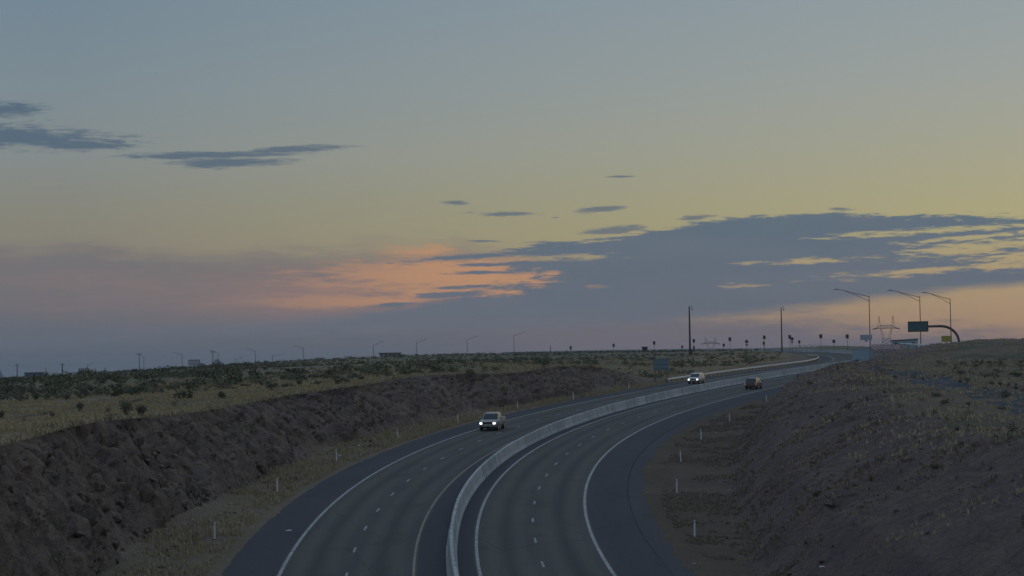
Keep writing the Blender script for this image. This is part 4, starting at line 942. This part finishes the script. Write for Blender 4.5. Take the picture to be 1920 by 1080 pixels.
# ------------------------------------------------------------------ vehicles
def vehicle(name, label, cat, s, u, away, paint, kind):
    fwd = np.array(rpt(s+2, u))-np.array(rpt(s-2, u)); fwd /= np.linalg.norm(fwd); fwd = fwd if away else -fwd
    right = np.cross(fwd, [0, 0, 1]); right /= np.linalg.norm(right); up = np.cross(right, fwd); p = rpt(s, u, .006)
    o = thing(name, label, cat, p); o.rotation_euler = Matrix(((right[0], fwd[0], up[0]), (right[1], fwd[1], up[1]), (right[2], fwd[2], up[2]))).to_euler()
    PT = M[paint]; pick = kind == 'pickup'
    Lf, Lr = (2.9, -2.9) if pick else (2.35, -2.4); hw = 1.0 if pick else .95; zb, belt, roof = (.50, 1.22, 1.92) if pick else (.42, 1.10, 1.74)
    hood = belt-.04
    sec = lambda y, zt, w, z0=zb: (y, [(0, (z0+zt)/2)], w, (zt-z0)/2)
    body = MB().loft([sec(Lf, hood-.28, hw*.86), sec(Lf-.12, hood-.12, hw*.95), sec(Lf-.5, hood-.03, hw), sec(1.25, belt, hw), sec(-.95, belt, hw), sec(Lr+.35, belt if pick else belt+.02, hw), sec(Lr, belt-.05, hw*.96)], .10)
    bd = body.build('body', PT, o)
    c0, c1, c2, c3 = (1.30, .50, -.72, -1.02) if pick else (1.15, .35, -1.75, -2.25)
    wl, wr = hw*.93, hw*.74; zl = belt-.03
    cab = MB().rings([[(-wl, c3, zl), (wl, c3, zl), (wl, c0, zl), (-wl, c0, zl)], [(-wr*1.08, c2-.06, roof-.12), (wr*1.08, c2-.06, roof-.12), (wr*1.08, c1+.1, roof-.12), (-wr*1.08, c1+.1, roof-.12)], [(-wr*.93, c2+.08, roof), (wr*.93, c2+.08, roof), (wr*.93, c1-.08, roof), (-wr*.93, c1-.08, roof)]]).build('cab', PT, o)
    def pane(nm, q, off):
        q = [np.array(v) for v in q]; c = sum(q)/4; n = np.cross(q[1]-q[0], q[3]-q[0]); n /= np.linalg.norm(n)
        if np.dot(n, np.array(off)) < 0: n = -n
        q = [c+(v-c)*.9 for v in q]; MB().rings([[tuple(v-n*.01) for v in q], [tuple(v+n*.012) for v in q]]).build(nm, M['glass'], o)
    z1 = roof-.12; T = wr*1.08
    pane('windshield', [(-wl, c0, zl), (wl, c0, zl), (T, c1+.1, z1), (-T, c1+.1, z1)], (0, 1, .5))
    pane('rear_window', [(-wl, c3, zl), (wl, c3, zl), (T, c2-.06, z1), (-T, c2-.06, z1)], (0, -1, .5))
    ym = (c0+c3)/2; yt = (c1+c2)/2
    for sx in (-1, 1):
        pane('side_window', [(sx*wl, c0-.15, zl), (sx*wl, ym+.05, zl), (sx*T, yt+.05, z1), (sx*T, c1, z1)], (sx, 0, .2))
        pane('side_window', [(sx*wl, ym-.05, zl), (sx*wl, c3+.15, zl), (sx*T, c2+.08, z1), (sx*T, yt-.05, z1)], (sx, 0, .2))
    if pick:   # open bed: dark floor set in, with rails around it
        MB().box((0, (c3+Lr)/2, belt+.003), (hw*.80, (c3-Lr)/2-.14, .006)).build('bed_floor', M['trim'], o)
        for sx in (-1, 1): MB().box((sx*(hw-.09), (c3+Lr)/2, belt+.05), (.075, (c3-Lr)/2-.05, .06), .02).build('bed_rail', PT, o)
        MB().box((0, Lr+.09, belt+.05), (hw-.17, .05, .06), .02).build('tailgate', PT, o)
    MB().box((0, Lf+.005, hood-.36), (hw*.56, .03, .17), .02).build('grille', M['trim'], o)
    MB().box((0, Lf+.03, zb+.10), (hw*.95, .13, .13), .04).build('front_bumper', M['chrome'] if pick else PT, o)
    MB().box((0, Lr-.03, zb+.08), (hw*.94, .12, .11), .04).build('rear_bumper', M['chrome'] if pick else M['trim'], o)
    MB().box((0, 0, zb-.06), (hw*.93, (Lf-Lr)/2-.15, .10), .02).build('underbody', M['trim'], o)
    for sx in (-1, 1):
        lit = M['lamp_on'] if not away else M['white_plastic']
        MB().box((sx*hw*.74, Lf-.01, hood-.33), (.13, .05, .085), .02).build('headlight', lit, o)
        MB().box((sx*(hw-.12), Lr-.012, belt-.28), (.09, .03, .19), .02).build('tail_light', M['tail_on'], o)
        mir = MB().box((sx*(hw+.17), c0-.28, belt+.10), (.13, .07, .12), .03).build('mirror', PT, o); MB().box((sx*(hw+.04), c0-.28, belt+.04), (.06, .03, .03)).build('mirror_arm', M['trim'], mir)
        for y_ in ((1.85, -1.75) if pick else (1.5, -1.45)):
            rw = .40 if pick else .36; w = MB(); n = 18
            w.rings([[(sx*(hw-.02)+dx, y_+math.cos(2*math.pi*k/n)*r_, rw+math.sin(2*math.pi*k/n)*r_) for k in range(n)] for dx, r_ in ((-.26 if sx > 0 else .26, rw*.95), (-.2 if sx > 0 else .2, rw), (0, rw), (.03*sx, rw*.93))])
            wo = w.build('wheel', M['tyre'], o); MB().rings([[(sx*(hw+.012)+dx*sx, y_+math.cos(2*math.pi*k/10)*rw*.6, rw+math.sin(2*math.pi*k/10)*rw*.6) for k in range(10)] for dx in (0, .03)]).build('rim', M['rim'], wo)
            MB().rings([[(sx*(hw-.008)+dx*sx, y_+math.cos(math.pi*k/8)*(rw+.10), rw+math.sin(math.pi*k/8)*(rw+.08)) for k in range(9)]+[(sx*(hw-.008)+dx*sx, y_+math.cos(math.pi*k/8)*rw, rw+math.sin(math.pi*k/8)*rw) for k in range(8, -1, -1)] for dx in (0, .02)]).build('wheel_arch', M['trim'], o)
        MB().box((sx*(hw+.008), .25, belt-.18), (.012, .07, .02)).build('door_handle', M['trim'], o)
M['paint_a'] = car_paint('paint_silver_beige', (.27, .27, .25)); M['paint_b'] = car_paint('paint_pale', (.50, .49, .45)); M['paint_c'] = car_paint('paint_dark', (.13, .105, .10))
vehicle('pickup_truck', 'grey pickup truck with headlights on, nearest vehicle on the left carriageway', 'pickup truck', 217., -5.5, False, 'paint_a', 'pickup')
vehicle('sport_utility_vehicle', 'pale vehicle with headlights on beside the guardrail end, further up the left carriageway', 'car', 343., -5.5, False, 'paint_b', 'suv')
vehicle('sport_utility_vehicle', 'dark vehicle with red tail lights driving away on the right carriageway near the hill', 'car', 321., 8.6, True, 'paint_c', 'suv')

# ------------------------------------------------------------------ litter
def litter(px, py, sz, label):
    p = hit(px, py) if px < 500 or px > 1250 else None
    if p is None: return
    m = MB(); r = np.random.default_rng(int(px)); pts = [(r.uniform(-1, 1)*sz, r.uniform(-.6, .6)*sz, r.uniform(0, .35)*sz) for _ in range(9)]
    bm = bmesh.new(); [bm.verts.new(q) for q in pts]; bmesh.ops.convex_hull(bm, input=bm.verts); [bm.verts.remove(v) for v in [v for v in bm.verts if not v.link_faces]]
    me = bpy.data.meshes.new('litter'); bm.to_mesh(me); bm.free(); o = link('litter', me, M['litter'], label=label, cat='litter', group='scraps of litter by the road'); o.location = (p[0], p[1], p[2]+.03)
litter(1300, 1059, .2, 'white scrap of litter at the bottom of the right verge'); litter(1543, 1066, .2, 'pale scrap of litter at the bottom of the right slope'); litter(1344, 813, .15, 'small pale scrap of litter on the right verge further up')
def litter_road(s, u, sz, label):
    p = rpt(s, u, .02); o = thing('litter', label, 'litter', p, .4, 'scraps of litter by the road'); MB().rings([[(-sz, -sz*.3, 0), (sz, -sz*.4, 0), (sz*.9, sz*.4, .02), (-sz*.8, sz*.3, .02)], [(-sz*.7, -sz*.2, .07), (sz*.6, -sz*.2, .1), (sz*.6, sz*.3, .09), (-sz*.6, sz*.2, .06)]]).build('scrap', M['litter'], o)
litter_road(112., -8.5, .22, 'white scrap of litter on the left road shoulder'); litter_road(176., -13.6, .16, 'white scrap of litter in the left verge grass'); litter_road(190., -14.5, .16, 'pale scrap of litter near the foot of the left cut')

# ------------------------------------------------------------------ morning air
def build_haze():
    m = bpy.data.materials.new('haze_air'); m.use_nodes = True; t = NT(m.node_tree); t.n.clear()
    out = t.new('ShaderNodeOutputMaterial'); v = t.new('ShaderNodeVolumePrincipled'); v.inputs['Color'].default_value = (.60, .66, .74, 1); v.inputs['Density'].default_value = 7e-5
    t.l.new(v.outputs[0], out.inputs['Volume'])
    o = MB().box((0, 0, 12), (12500, 12500, 82)).build('haze', m, kind='stuff', label='thin blue morning haze over the whole land', cat='haze')
build_haze()
